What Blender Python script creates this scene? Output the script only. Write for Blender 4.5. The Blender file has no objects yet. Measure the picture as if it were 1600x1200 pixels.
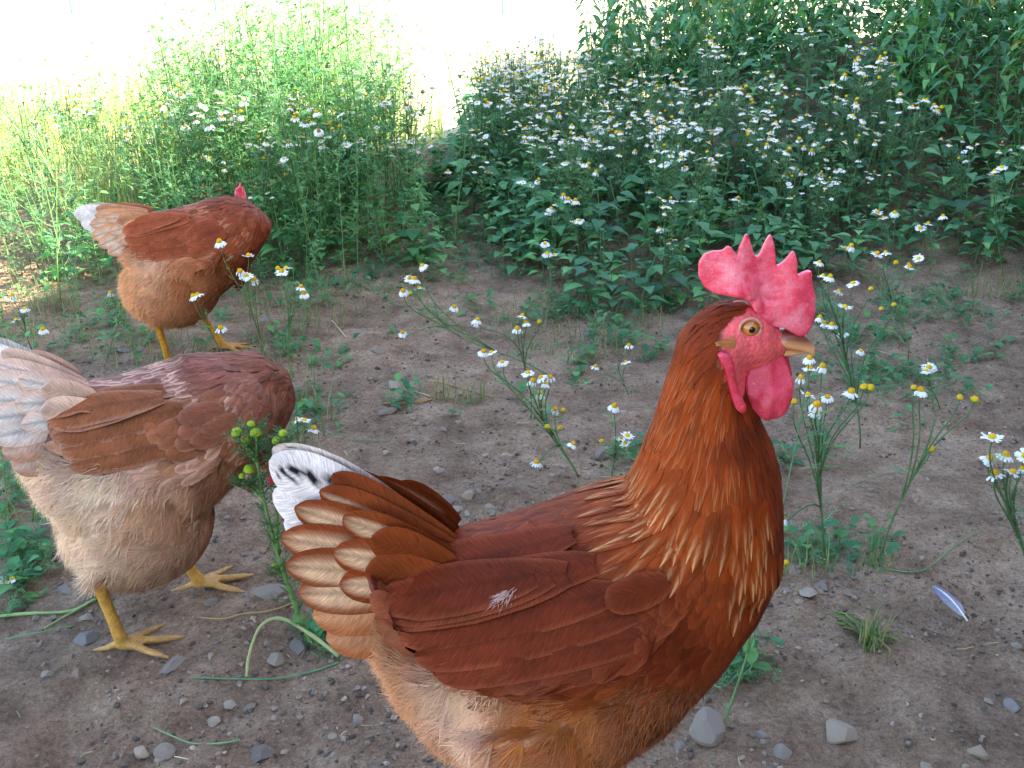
import bpy, bmesh, math, random
import numpy as np
from mathutils import Vector, Matrix, Euler
from mathutils.bvhtree import BVHTree

SC = bpy.context.scene
COL = SC.collection
rng = random.Random(7)
nrg = np.random.default_rng(7)

# ------------------------------------------------------------------ camera
PITCH, FPX, CAMH = math.radians(23), 1500.0, 0.70
_s, _c = math.sin(PITCH), math.cos(PITCH)
cam_d = bpy.data.cameras.new('camera')
cam_d.sensor_width = 36.0
cam_d.lens = FPX / 1600 * 36
cam_d.clip_start = 0.02
cam_d.clip_end = 2000
cam = bpy.data.objects.new('camera', cam_d)
cam.location = (0, 0, CAMH)
cam.rotation_euler = (math.radians(90) - PITCH, 0, 0)
COL.objects.link(cam)
SC.camera = cam

# ------------------------------------------------------------------ light
SUN_DIR = Vector((1.0, 0.22, 0.80)).normalized()      # towards the sun
world = bpy.data.worlds.new('World')
SC.world = world
world.use_nodes = True
wn = world.node_tree
for n in list(wn.nodes):
    wn.nodes.remove(n)
w_out = wn.nodes.new('ShaderNodeOutputWorld')
w_bg = wn.nodes.new('ShaderNodeBackground')
w_sky = wn.nodes.new('ShaderNodeTexSky')
w_sky.sky_type = 'NISHITA'
w_sky.sun_disc = False
w_sky.sun_elevation = math.asin(SUN_DIR.z)
w_sky.sun_rotation = math.atan2(SUN_DIR.x, SUN_DIR.y)
w_sky.dust_density = 1.0
w_sky.ozone_density = 1.0
w_bg.inputs['Strength'].default_value = 0.12
wn.links.new(w_sky.outputs['Color'], w_bg.inputs['Color'])
wn.links.new(w_bg.outputs['Background'], w_out.inputs['Surface'])
sun_d = bpy.data.lights.new('sun', 'SUN')
sun_d.energy = 4.6
sun_d.angle = math.radians(0.53)
sun_d.color = (1.0, 0.93, 0.82)
sun = bpy.data.objects.new('sun', sun_d)
sun.rotation_euler = SUN_DIR.to_track_quat('Z', 'Y').to_euler()
sun.location = SUN_DIR * 30
COL.objects.link(sun)
vs = SC.view_settings
vs.view_transform = 'Standard'
vs.look = 'None'
vs.gamma = 1.0
vs.exposure = 2.95
vs.use_curve_mapping = False
SC.render.film_transparent = False
SC.cycles.max_bounces = 6
SC.cycles.diffuse_bounces = 3
SC.cycles.glossy_bounces = 2
SC.cycles.transmission_bounces = 4
SC.cycles.transparent_max_bounces = 8

# ------------------------------------------------------------------ helpers
def S(r, g, b):
    def f(v):
        v /= 255.0
        return v / 12.92 if v <= 0.04045 else ((v + 0.055) / 1.055) ** 2.4
    return (f(r), f(g), f(b))

def pl(px, py, Y):
    """photo pixel -> point on the upright plane at distance Y"""
    tx, ty = (px - 800) / FPX, (py - 600) / FPX
    k = Y / (_c - ty * _s)
    return Vector((tx * k, Y, CAMH + (-_s - ty * _c) * k))

def _h(ix, iy, seed):
    n = (ix * 374761393 + iy * 668265263 + seed * 974634777) & 0xffffffff
    n = ((n ^ (n >> 13)) * 1274126177) & 0xffffffff
    return ((n ^ (n >> 16)) & 0xffff) / 65535.0

def vnoise(x, y, seed=0):
    x = np.asarray(x, float); y = np.asarray(y, float)
    ix = np.floor(x).astype(np.int64); iy = np.floor(y).astype(np.int64)
    fx = x - ix; fy = y - iy
    fx = fx * fx * (3 - 2 * fx); fy = fy * fy * (3 - 2 * fy)
    a = _h(ix, iy, seed); b = _h(ix + 1, iy, seed)
    c = _h(ix, iy + 1, seed); d = _h(ix + 1, iy + 1, seed)
    return (a * (1 - fx) + b * fx) * (1 - fy) + (c * (1 - fx) + d * fx) * fy

def terrain(x, y):
    x = np.asarray(x, float); y = np.asarray(y, float)
    z = 0.50 * np.exp(-(((x - 1.5) / 1.20) ** 2 + ((y - 3.8) / 0.88) ** 2))
    z = z + 0.10 * np.exp(-(((x + 0.75) / 0.6) ** 2 + ((y - 3.3) / 0.6) ** 2))
    near = np.clip((6.0 - np.hypot(x, y)) / 3.0, 0, 1)
    z = z + near * (0.014 * (vnoise(x * 5, y * 5, 1) - .5) + 0.016 * (vnoise(x * 14, y * 14, 2) - .5)
                    + 0.009 * (vnoise(x * 37, y * 37, 3) - .5) + 0.0032 * (vnoise(x * 83, y * 83, 4) - .5))
    far = np.clip((np.hypot(x, y) - 5) / 10, 0, 1)
    z = z + far * 0.10 * (vnoise(x * .35, y * .35, 5) - .5)
    return z

def tz(x, y):
    return float(terrain(x, y))

def gr(px, py):
    """photo pixel -> point on the ground"""
    tx, ty = (px - 800) / FPX, (py - 600) / FPX
    d = Vector((tx, _c - ty * _s, -_s - ty * _c))
    z = 0.0
    p = None
    for _ in range(12):
        k = (CAMH - z) / max(0.004, -d.z)
        p = Vector((0, 0, CAMH)) + d * k
        z = 0.5 * z + 0.5 * tz(p.x, p.y)
    return Vector((p.x, p.y, tz(p.x, p.y)))

def mesh_np(name, verts, faces, col=None, uv=None, smooth=True):
    me = bpy.data.meshes.new(name)
    me.from_pydata([tuple(v) for v in verts], [], faces)
    if col is not None:
        at = me.color_attributes.new('Col', 'FLOAT_COLOR', 'POINT')
        a = np.ones((len(verts), 4), np.float32)
        a[:, :3] = np.asarray(col, np.float32)
        at.data.foreach_set('color', a.ravel())
    if uv is not None:
        ul = me.uv_layers.new(name='UVMap')
        li = np.empty(len(me.loops), np.int64)
        me.loops.foreach_get('vertex_index', li)
        ul.data.foreach_set('uv', np.asarray(uv, np.float32)[li].ravel())
    if smooth:
        me.polygons.foreach_set('use_smooth', [True] * len(me.polygons))
    me.update()
    return me

def obj(name, me, mat=None, parent=None, loc=None, rot=None, scale=None):
    o = bpy.data.objects.new(name, me)
    COL.objects.link(o)
    if mat is not None and me is not None and len(me.materials) == 0:
        me.materials.append(mat)
    if parent is not None:
        o.parent = parent
    if loc is not None:
        o.location = loc
    if rot is not None:
        o.rotation_euler = rot
    if scale is not None:
        o.scale = (scale,) * 3 if isinstance(scale, (int, float)) else scale
    return o

def tag(o, label=None, cat=None, group=None, kind=None):
    if label: o['label'] = label
    if cat: o['category'] = cat
    if group: o['group'] = group
    if kind: o['kind'] = kind
    return o

def empty(name, loc, rz=0.0, scale=1.0):
    o = bpy.data.objects.new(name, None)
    o.empty_display_size = 0.05
    o.location = loc
    o.rotation_euler = (0, 0, rz)
    o.scale = (scale,) * 3
    COL.objects.link(o)
    return o

def mod_mesh(me, mods):
    o = bpy.data.objects.new('tmp_shape', me)
    COL.objects.link(o)
    for t, kw in mods:
        m = o.modifiers.new(t, t)
        for k, v in kw.items():
            setattr(m, k, v)
    dg = bpy.context.evaluated_depsgraph_get()
    r = bpy.data.meshes.new_from_object(o.evaluated_get(dg))
    bpy.data.objects.remove(o)
    r.polygons.foreach_set('use_smooth', [True] * len(r.polygons))
    return r

# ------------------------------------------------------------------ materials
def new_mat(name):
    m = bpy.data.materials.new(name)
    m.use_nodes = True
    nt = m.node_tree
    b = nt.nodes['Principled BSDF']
    return m, nt, b

def N(nt, t, **kw):
    n = nt.nodes.new(t)
    for k, v in kw.items():
        if hasattr(n, k) and not k[0].isupper():
            setattr(n, k, v)
        else:
            n.inputs[k.replace('_', ' ')].default_value = v
    return n

def mix_rgb(nt, fac, a, b, blend='MIX'):
    n = nt.nodes.new('ShaderNodeMix')
    n.data_type = 'RGBA'
    n.blend_type = blend
    for sock, val in ((n.inputs[0], fac), (n.inputs[6], a), (n.inputs[7], b)):
        if hasattr(val, 'is_linked') or hasattr(val, 'links'):
            nt.links.new(val, sock)
        elif isinstance(val, (int, float)):
            sock.default_value = val
        else:
            sock.default_value = (*val[:3], 1)
    return n.outputs[2]

def ramp(nt, src, stops):
    r = nt.nodes.new('ShaderNodeValToRGB')
    el = r.color_ramp.elements
    while len(el) < len(stops):
        el.new(0.5)
    for e, (p, c) in zip(el, stops):
        e.position = p
        e.color = (*c, 1) if len(c) == 3 else c
    nt.links.new(src, r.inputs[0])
    return r.outputs[0]

def noise(nt, scale, detail=3, rough=0.55, vec=None, coord='Object', dist=0.0):
    n = nt.nodes.new('ShaderNodeTexNoise')
    n.inputs['Scale'].default_value = scale
    n.inputs['Detail'].default_value = detail
    n.inputs['Roughness'].default_value = rough
    n.inputs['Distortion'].default_value = dist
    if vec is None:
        tc = nt.nodes.new('ShaderNodeTexCoord')
        vec = tc.outputs[coord]
    nt.links.new(vec, n.inputs['Vector'])
    return n.outputs['Fac']

def bump(nt, src, strength, dist, b):
    n = nt.nodes.new('ShaderNodeBump')
    n.inputs['Strength'].default_value = strength
    n.inputs['Distance'].default_value = dist
    nt.links.new(src, n.inputs['Height'])
    nt.links.new(n.outputs['Normal'], b.inputs['Normal'])
    return n

def attr(nt, name='Col'):
    a = nt.nodes.new('ShaderNodeAttribute')
    a.attribute_name = name
    return a.outputs['Color']

def mapped(nt, coord, scale):
    tc = nt.nodes.new('ShaderNodeTexCoord')
    mp = nt.nodes.new('ShaderNodeMapping')
    mp.inputs['Scale'].default_value = scale
    nt.links.new(tc.outputs[coord], mp.inputs['Vector'])
    return mp.outputs['Vector']

def mat_feather():
    m, nt, b = new_mat('feather')
    c = attr(nt)
    st = noise(nt, 1.0, 2, 0.6, mapped(nt, 'UV', (4.0, 20.0, 1)))
    big = noise(nt, 45, 2, 0.5)
    c2 = mix_rgb(nt, 1.0, c, ramp(nt, st, [(0.25, (0.6,) * 3), (0.75, (1.38,) * 3)]), 'MULTIPLY')
    c3 = mix_rgb(nt, 1.0, c2, ramp(nt, big, [(0.3, (0.82,) * 3), (0.7, (1.15,) * 3)]), 'MULTIPLY')
    nt.links.new(c3, b.inputs['Base Color'])
    b.inputs['Roughness'].default_value = 0.6
    b.inputs['Specular IOR Level'].default_value = 0.08
    bump(nt, st, 0.35, 0.0006, b)
    return m

def mat_fluff():
    m, nt, b = new_mat('down')
    nt.links.new(attr(nt), b.inputs['Base Color'])
    b.inputs['Roughness'].default_value = 0.9
    b.inputs['Specular IOR Level'].default_value = 0.05
    tr = nt.nodes.new('ShaderNodeBsdfTranslucent')
    nt.links.new(attr(nt), tr.inputs['Color'])
    mx = nt.nodes.new('ShaderNodeMixShader'); mx.inputs[0].default_value = 0.3
    nt.links.new(b.outputs[0], mx.inputs[1]); nt.links.new(tr.outputs[0], mx.inputs[2])
    nt.links.new(mx.outputs[0], nt.nodes['Material Output'].inputs['Surface'])
    return m

def mat_skin():
    m, nt, b = new_mat('hen_skin')
    c = attr(nt)
    n1 = noise(nt, 260, 4, 0.6)
    c2 = mix_rgb(nt, 1.0, c, ramp(nt, n1, [(0.3, (0.78,) * 3), (0.7, (1.18,) * 3)]), 'MULTIPLY')
    nt.links.new(c2, b.inputs['Base Color'])
    b.inputs['Roughness'].default_value = 0.5
    v = nt.nodes.new('ShaderNodeTexVoronoi')
    v.inputs['Scale'].default_value = 420
    tc = nt.nodes.new('ShaderNodeTexCoord')
    nt.links.new(tc.outputs['Object'], v.inputs['Vector'])
    bump(nt, v.outputs['Distance'], 0.55, 0.0011, b)
    return m

def mat_comb(name='comb_skin', stops=None):
    m, nt, b = new_mat(name)
    n1 = noise(nt, 620, 4, 0.6)
    n2 = noise(nt, 45, 4, 0.6)
    c = ramp(nt, n2, stops or [(0.28, S(200, 34, 54)), (0.5, S(234, 68, 92)), (0.72, S(248, 138, 150))])
    c = mix_rgb(nt, 1.0, c, ramp(nt, n1, [(0.3, (0.80,) * 3), (0.7, (1.12,) * 3)]), 'MULTIPLY')
    fl = noise(nt, 330, 5, 0.75, dist=.6)
    c = mix_rgb(nt, ramp(nt, fl, [(0.60, (0, 0, 0)), (0.72, (0.5, 0.5, 0.5))]), c, S(250, 186, 190))
    nt.links.new(c, b.inputs['Base Color'])
    b.inputs['Roughness'].default_value = 0.42
    b.inputs['Specular IOR Level'].default_value = 0.5
    b.inputs['Subsurface Weight'].default_value = 0.25
    b.inputs['Subsurface Radius'].default_value = (0.006, 0.0015, 0.001)
    b.inputs['Subsurface Scale'].default_value = 0.6
    fold = noise(nt, 130, 3, 0.6, mapped(nt, 'Object', (0.55, 1, 1.5)), dist=1.5)
    add = nt.nodes.new('ShaderNodeMath'); add.operation = 'MULTIPLY_ADD'
    nt.links.new(fold, add.inputs[0]); add.inputs[1].default_value = 1.6
    nt.links.new(n1, add.inputs[2])
    bump(nt, add.outputs[0], 0.28, 0.0012, b)
    return m

def mat_plain(name, col, rough=0.5, spec=0.4, var=0.2, scale=120):
    m, nt, b = new_mat(name)
    n1 = noise(nt, scale, 3)
    lo, hi = tuple(v * (1 - var) for v in col), tuple(min(1, v * (1 + var)) for v in col)
    nt.links.new(ramp(nt, n1, [(0.3, lo), (0.7, hi)]), b.inputs['Base Color'])
    b.inputs['Roughness'].default_value = rough
    b.inputs['Specular IOR Level'].default_value = spec
    return m

def mat_attr(name, rough=0.5, spec=0.4):
    m, nt, b = new_mat(name)
    nt.links.new(attr(nt), b.inputs['Base Color'])
    b.inputs['Roughness'].default_value = rough
    b.inputs['Specular IOR Level'].default_value = spec
    return m

M = {}
M['feather'] = mat_feather()
M['fluff'] = mat_fluff()
M['skin'] = mat_skin()
M['comb'] = mat_comb()
M['wattle'] = mat_comb('wattle_skin', [(0.25, S(180, 26, 44)), (0.5, S(206, 44, 66)), (0.8, S(224, 82, 104))])
M['eye'] = mat_attr('eye_iris', 0.08, 0.6)
M['pupil'] = mat_plain('pupil', (0.004, 0.003, 0.003), 0.05, 0.6, 0.1)
M['horn'] = mat_attr('beak_horn', 0.35, 0.5)

def loft(rings, nseg=28, expo=2.0):
    """rings: (centre, axis vector, lateral half width, lateral centre)"""
    vs_, fs = [], []
    for (c, a, w, yc) in rings:
        for k in range(nseg):
            t = 2 * math.pi * k / nseg
            ct, st = math.cos(t), math.sin(t)
            ct = math.copysign(abs(ct) ** (2 / expo), ct)
            st = math.copysign(abs(st) ** (2 / expo), st)
            p = c + a * ct + Vector((0, 1, 0)) * (st * w + yc)
            vs_.append(p)
    n = len(rings)
    for i in range(n - 1):
        for k in range(nseg):
            k2 = (k + 1) % nseg
            fs.append((i * nseg + k, i * nseg + k2, (i + 1) * nseg + k2, (i + 1) * nseg + k))
    fs.append(tuple(range(nseg - 1, -1, -1)))
    fs.append(tuple((n - 1) * nseg + k for k in range(nseg)))
    return vs_, fs

def tube(pts, radii, nseg=8):
    vs_, fs = [], []
    n = len(pts)
    ref = Vector((0.3, 0.9, 0.2))
    for i, p in enumerate(pts):
        t = (pts[min(i + 1, n - 1)] - pts[max(i - 1, 0)])
        t = t.normalized() if t.length > 1e-9 else Vector((0, 0, 1))
        u = ref - t * ref.dot(t)
        if u.length < 1e-4:
            u = Vector((1, 0, 0)) - t * t.x
        u.normalize(); w = t.cross(u); ref = u
        for k in range(nseg):
            a = 2 * math.pi * k / nseg
            vs_.append(p + (u * math.cos(a) + w * math.sin(a)) * radii[i])
    for i in range(n - 1):
        for k in range(nseg):
            k2 = (k + 1) % nseg
            fs.append((i * nseg + k, i * nseg + k2, (i + 1) * nseg + k2, (i + 1) * nseg + k))
    fs.append(tuple(range(nseg - 1, -1, -1)))
    fs.append(tuple((n - 1) * nseg + k for k in range(nseg)))
    return vs_, fs

def joinparts(parts):
    V, Fc = [], []
    for v, f in parts:
        o = len(V)
        V += list(v)
        Fc += [tuple(i + o for i in q) for q in f]
    return V, Fc

# ================================================================== ground
def axis(lo, hi, fine_lo, fine_hi, step, growth=1.16):
    a = list(np.arange(fine_lo, fine_hi + step / 2, step))
    x, d = fine_hi, step
    while x < hi:
        d *= growth; x += d; a.append(x)
    x, d = fine_lo, step
    b = []
    while x > lo:
        d *= growth; x -= d; b.append(x)
    return np.array(b[::-1] + a)
def mat_ground():
    m, nt, b = new_mat('trodden_soil')
    big = noise(nt, 2.2, 4, 0.6)
    mid = noise(nt, 16, 5, 0.65)
    fine = noise(nt, 150, 5, 0.7)
    soil = ramp(nt, mid, [(0.22, S(116, 90, 70)), (0.5, S(168, 138, 112)), (0.78, S(202, 172, 144))])
    soil = mix_rgb(nt, 1.0, soil, ramp(nt, big, [(0.32, (0.58, 0.56, 0.55)), (0.62, (1.06, 1.05, 1.04))]), 'MULTIPLY')
    soil = mix_rgb(nt, 1.0, soil, ramp(nt, fine, [(0.28, (0.5, 0.49, 0.48)), (0.48, (0.98,) * 3), (0.72, (1.28, 1.27, 1.26))]), 'MULTIPLY')
    sp = noise(nt, 420, 3, 0.7)
    soil = mix_rgb(nt, 1.0, soil, ramp(nt, sp, [(0.3, (0.72,) * 3), (0.55, (1.0,) * 3), (0.72, (1.45, 1.42, 1.38))]), 'MULTIPLY')
    # mown straw-coloured meadow further out
    tc = nt.nodes.new('ShaderNodeTexCoord')
    ln = nt.nodes.new('ShaderNodeVectorMath'); ln.operation = 'LENGTH'
    nt.links.new(tc.outputs['Object'], ln.inputs[0])
    ad = nt.nodes.new('ShaderNodeMath'); ad.operation = 'MULTIPLY_ADD'
    nt.links.new(big, ad.inputs[0]); ad.inputs[1].default_value = 1.6
    nt.links.new(ln.outputs['Value'], ad.inputs[2])
    mr = nt.nodes.new('ShaderNodeMapRange')
    mr.inputs[1].default_value = 4.4; mr.inputs[2].default_value = 5.8
    nt.links.new(ad.outputs[0], mr.inputs[0])
    straw = ramp(nt, noise(nt, 30, 5, 0.7), [(0.3, S(176, 172, 120)), (0.55, S(208, 200, 156)), (0.8, S(226, 218, 186))])
    c = mix_rgb(nt, mr.outputs[0], soil, straw)
    nt.links.new(c, b.inputs['Base Color'])
    b.inputs['Roughness'].default_value = 0.95
    b.inputs['Specular IOR Level'].default_value = 0.15
    v = nt.nodes.new('ShaderNodeTexVoronoi'); v.inputs['Scale'].default_value = 90
    nt.links.new(tc.outputs['Object'], v.inputs['Vector'])
    s1 = nt.nodes.new('ShaderNodeMath'); s1.operation = 'MULTIPLY_ADD'
    nt.links.new(v.outputs['Distance'], s1.inputs[0]); s1.inputs[1].default_value = -0.5
    nt.links.new(fine, s1.inputs[2])
    bump(nt, s1.outputs[0], 1.0, 0.011, b)
    return m
M['ground'] = mat_ground()
def make_ground():
    xs = axis(-320, 320, -1.7, 1.5, .011); ys = axis(-320, 420, .45, 3.0, .011)
    X, Y = np.meshgrid(xs, ys)
    Z = terrain(X, Y)
    V = np.stack([X.ravel(), Y.ravel(), Z.ravel()], 1)
    nx, ny = len(xs), len(ys)
    i = np.arange(nx * ny).reshape(ny, nx)
    Fq = np.stack([i[:-1, :-1].ravel(), i[:-1, 1:].ravel(), i[1:, 1:].ravel(), i[1:, :-1].ravel()], 1)
    me = bpy.data.meshes.new('ground')
    me.vertices.add(len(V)); me.vertices.foreach_set('co', V.astype(np.float32).ravel())
    me.loops.add(Fq.size); me.loops.foreach_set('vertex_index', Fq.astype(np.int32).ravel())
    me.polygons.add(len(Fq)); me.polygons.foreach_set('loop_start', np.arange(0, Fq.size, 4, dtype=np.int32))
    me.polygons.foreach_set('use_smooth', np.ones(len(Fq), bool))
    me.update(calc_edges=True)
    tag(obj('ground', me, M['ground']), 'bare trodden dirt running into a sunlit meadow', None, None, 'structure')
make_ground()

# ------------------------------------------------------------------ unseen building, added to throw the yard into shade
def mat_wood():
    m, nt, b = new_mat('weathered_board')
    g = noise(nt, 6, 5, 0.65, mapped(nt, 'Object', (8, 8, .6)))
    nt.links.new(ramp(nt, g, [(0.3, S(88, 76, 66)), (0.7, S(140, 126, 112))]), b.inputs['Base Color'])
    b.inputs['Roughness'].default_value = 0.85
    bump(nt, g, 0.4, 0.01, b)
    return m
M['wood'] = mat_wood()
M['rooftile'] = mat_plain('clay_tile', S(150, 84, 62), 0.8, 0.2, 0.25, 3)
def box_vf(x0, x1, y0, y1, z0, z1):
    v = [(x0, y0, z0), (x1, y0, z0), (x1, y1, z0), (x0, y1, z0), (x0, y0, z1), (x1, y0, z1), (x1, y1, z1), (x0, y1, z1)]
    f = [(0, 3, 2, 1), (4, 5, 6, 7), (0, 1, 5, 4), (1, 2, 6, 5), (2, 3, 7, 6), (3, 0, 4, 7)]
    return v, f
def make_shade_barn():
    P0, P1 = Vector((1.45, -4.2, 0)), Vector((4.75, 6.6, 0))
    d = P1 - P0
    rz = math.atan2(d.y, d.x)                   # local x runs along the wall, local y = to the yard side
    Lw, Hw, D = d.length, 3.6, 4.0
    root = empty('shade_barn', P0, rz)
    tag(root, 'unseen weathered board building with clay tile roof, added to shade the yard', 'shade_barn')
    v, f = joinparts([box_vf(0, Lw, -.12, -.02, 0, Hw), box_vf(0, Lw, -D, -D + .1, 0, Hw),
                      box_vf(0, .1, -D + .1, -.12, 0, Hw), box_vf(Lw - .1, Lw, -D + .1, -.12, 0, Hw)])
    obj('wall', mesh_np('wall', v, f, smooth=False), M['wood'], root)
    n = int(Lw / .19)
    bw = Lw / n
    v, f = box_vf(.004, bw - .006, -.02, .012, .06, Hw - .02)
    bme = mesh_np('plank', v, f, smooth=False)
    for i in range(n):
        obj('plank', bme, M['wood'], root, (i * bw, rng.uniform(-.004, .004), 0))
    rid = Hw + 1.15
    v = [(-.3, .35, Hw - .12), (Lw + .3, .35, Hw - .12), (Lw + .3, -D / 2, rid), (-.3, -D / 2, rid), (-.3, -D - .35, Hw - .12), (Lw + .3, -D - .35, Hw - .12)]
    v += [(a, b_, c_ + .08) for a, b_, c_ in v]
    f = [(0, 1, 2, 3), (3, 2, 5, 4), (7, 6, 9, 8), (8, 9, 10, 11), (0, 6, 7, 1), (4, 5, 11, 10), (0, 3, 9, 6), (3, 4, 10, 9), (1, 7, 8, 2), (2, 8, 11, 5)]
    obj('roof', mesh_np('roof', v, f, smooth=False), M['rooftile'], root)
    for xg in (0, Lw - .1):
        v = [(xg, -.12, Hw), (xg, -D + .1, Hw), (xg, -D / 2, rid - .03), (xg + .1, -.12, Hw), (xg + .1, -D + .1, Hw), (xg + .1, -D / 2, rid - .03)]
        obj('gable', mesh_np('gable', v, [(0, 1, 2), (3, 5, 4), (0, 3, 4, 1), (1, 4, 5, 2), (2, 5, 3, 0)], smooth=False), M['wood'], root)
make_shade_barn()

# ------------------------------------------------------------------ stones
def mat_stone():
    m, nt, b = new_mat('stone')
    oi = nt.nodes.new('ShaderNodeObjectInfo')
    n1 = noise(nt, 60, 5, 0.7)
    c = ramp(nt, oi.outputs['Random'], [(0.0, S(128, 112, 98)), (0.35, S(152, 136, 120)), (0.6, S(144, 132, 120)), (0.8, S(160, 138, 114)), (1.0, S(122, 104, 92))])
    c = mix_rgb(nt, 1.0, c, ramp(nt, n1, [(0.25, (0.62, 0.6, 0.58)), (0.75, (1.18,) * 3)]), 'MULTIPLY')
    at = attr(nt)
    c = mix_rgb(nt, 1.0, c, at, 'MULTIPLY')
    nt.links.new(c, b.inputs['Base Color'])
    b.inputs['Roughness'].default_value = 0.85
    b.inputs['Specular IOR Level'].default_value = 0.25
    bump(nt, n1, 0.5, 0.004, b)
    return m
M['stone'] = mat_stone()
def rock_mesh(seed, sub=2, flat=.6, tint=(1, 1, 1)):
    R = random.Random(seed)
    bm = bmesh.new()
    bmesh.ops.create_icosphere(bm, subdivisions=sub, radius=1.0)
    planes = []
    for _ in range(11):
        n = Vector((R.uniform(-1, 1), R.uniform(-1, 1), R.uniform(-1, 1))).normalized()
        planes.append((n, R.uniform(.45, .85)))
    ax = (1.0, R.uniform(.6, .95), flat * R.uniform(.7, 1.2))
    for v in bm.verts:
        c = v.co
        for n, dd in planes:
            e = c.dot(n) - dd
            if e > 0:
                c = c - n * e * 1.0
        c = c * (1 + R.uniform(-.014, .014))
        v.co = Vector((c.x * ax[0], c.y * ax[1], c.z * ax[2]))
    me = bpy.data.meshes.new('stone')
    bm.to_mesh(me); bm.free()
    a = me.color_attributes.new('Col', 'FLOAT_COLOR', 'POINT')
    a.data.foreach_set('color', [*tint, 1] * len(me.vertices))
    me.materials.append(M['stone'])
    me.polygons.foreach_set('use_smooth', [sub > 1] * len(me.polygons))
    if sub > 1: me.set_sharp_from_angle(angle=math.radians(24))
    return me
ROCKS = [rock_mesh(100 + i, 3) for i in range(10)]
FLATS = [rock_mesh(140 + i, 3, .32) for i in range(5)]
BLUES = [rock_mesh(150 + i, 3, .45, (.90, .95, 1.04)) for i in range(3)]
TANS = [rock_mesh(160 + i, 3, .55, (1.16, 1.08, .96)) for i in range(3)]
PALES = [rock_mesh(170 + i, 3, .5, (1.28, 1.25, 1.2)) for i in range(4)]
PEB = 'pea-sized pebble scattered on the dirt among the larger stones'
GEN = 'small grey stone lying loose on the trodden dirt'
def stone(px, py, wpx, lib, label=GEN, sink=.38, hz=1.0, rot=None, group='stones on the dirt'):
    p = gr(px, py)
    dep = p.y * _c + (CAMH - p.z) * _s
    r = wpx / FPX * dep / 2
    me = rng.choice(lib)
    zmin = min(v.co.z for v in me.vertices)
    zmax = max(v.co.z for v in me.vertices)
    hgt = (zmax - zmin) * r * hz
    o = obj('stone', me, None, None, (p.x, p.y, p.z - zmin * r * hz - min(.55, sink + .10) * hgt), (rng.uniform(-.12, .12), rng.uniform(-.12, .12), rot if rot is not None else rng.uniform(0, 6.28)), (r, r, r * hz))
    tag(o, label, 'stone', group if label in (GEN, PEB) else None)
    return o
stone(692, 783, 42, BLUES, 'flat slate-blue stone in the pebble cluster behind the big hen', .25, .9, .2)
stone(714, 797, 26, PALES); stone(731, 776, 23, TANS, 'pale tan block of stone beside the flat slate-blue stone', .2)
stone(766, 796, 26, TANS); stone(685, 734, 24, PALES, 'lone pale wedge stone on bare dirt above the pebble cluster', .25)
stone(793, 712, 24, PALES); stone(948, 707, 66, FLATS, 'flat grey slab under the chamomile behind the big hen', .35)
stone(55, 832, 120, FLATS, 'large pale flat slab beside the fluffy rear of the walking hen', .4, 1.2, .1)
stone(420, 930, 66, FLATS, 'grey flat stone in front of the walking hen\'s forward toes', .3, 1.3)
stone(160, 922, 56, FLATS); stone(100, 922, 46, FLATS); stone(135, 1001, 48, BLUES, 'dull blue-grey stone half sunk near the walking hen\'s trailing foot', .45)
stone(270, 1041, 54, FLATS, 'grey stone under the toes of the walking hen\'s trailing foot', .35, 1.1)
stone(120, 1053, 32, ROCKS); stone(75, 1054, 24, PALES); stone(219, 1178, 36, PALES, 'pale pointed stone paired with a darker block at the dirt\'s edge', .2, 1.3)
stone(258, 1178, 40, BLUES, 'grey angular block of stone paired with a paler pointed stone', .2, 1.3)
stone(408, 1180, 44, BLUES); stone(360, 1102, 28, PALES); stone(390, 1106, 26, ROCKS); stone(335, 1131, 30, PALES); stone(492, 1083, 24, ROCKS)
stone(1312, 1146, 66, PALES, 'broad pale rock with a thin weed stem rising in front of it', .3, .8)
stone(1036, 1132, 60, BLUES, 'pale blue-grey angular rock under the big hen\'s breast', .3, 1.1)
stone(1108, 1142, 74, ROCKS, 'grey rock beside the pale blue-grey angular rock', .25, 1.0); stone(1222, 1176, 42, ROCKS); stone(1190, 1150, 26, ROCKS); stone(1062, 1165, 30, ROCKS)
stone(1284, 917, 34, ROCKS); stone(1262, 930, 36, PALES, 'whitish stone at the foot of the tall chamomile by the hen\'s breast', .2); stone(1326, 927, 24, PALES)
stone(1240, 893, 36, ROCKS); stone(1545, 1097, 20, PALES, 'small white stone on bare dirt below the grey feather', .2); stone(1583, 1103, 34, BLUES); stone(1530, 1178, 42, TANS)
stone(557, 520, 28, FLATS); stone(590, 550, 26, FLATS); stone(605, 643, 40, FLATS); stone(617, 603, 34, PALES); stone(415, 500, 26, BLUES); stone(195, 548, 28, BLUES)
stone(1205, 860, 20, ROCKS); stone(1300, 900, 20, ROCKS); stone(1590, 1010, 22, ROCKS); stone(1560, 985, 16, PALES); stone(1450, 1200, 30, PALES)
stone(520, 1150, 20, TANS); stone(470, 1010, 40, BLUES); stone(430, 1030, 44, ROCKS); stone(330, 940, 30, ROCKS); stone(560, 1125, 24, ROCKS); stone(135, 965, 34, PALES)
cl = [(700, 800, 60), (830, 770, 70), (1300, 910, 60), (1150, 1150, 110), (400, 1080, 120), (120, 1000, 130), (620, 620, 60), (480, 900, 70)]
for i in range(270):
    if i < 170:
        c_ = rng.choice(cl); px, py = rng.gauss(c_[0], c_[2]), rng.gauss(c_[1], c_[2] * .45)
    else:
        px, py = rng.uniform(0, 1600), rng.uniform(560, 1200)
    if py < 480 or py > 1215: continue
    stone(px, py, rng.uniform(9, 17), rng.choice((ROCKS, ROCKS, PALES, TANS, FLATS)), PEB, .3, group='pebbles on the dirt')
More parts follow.
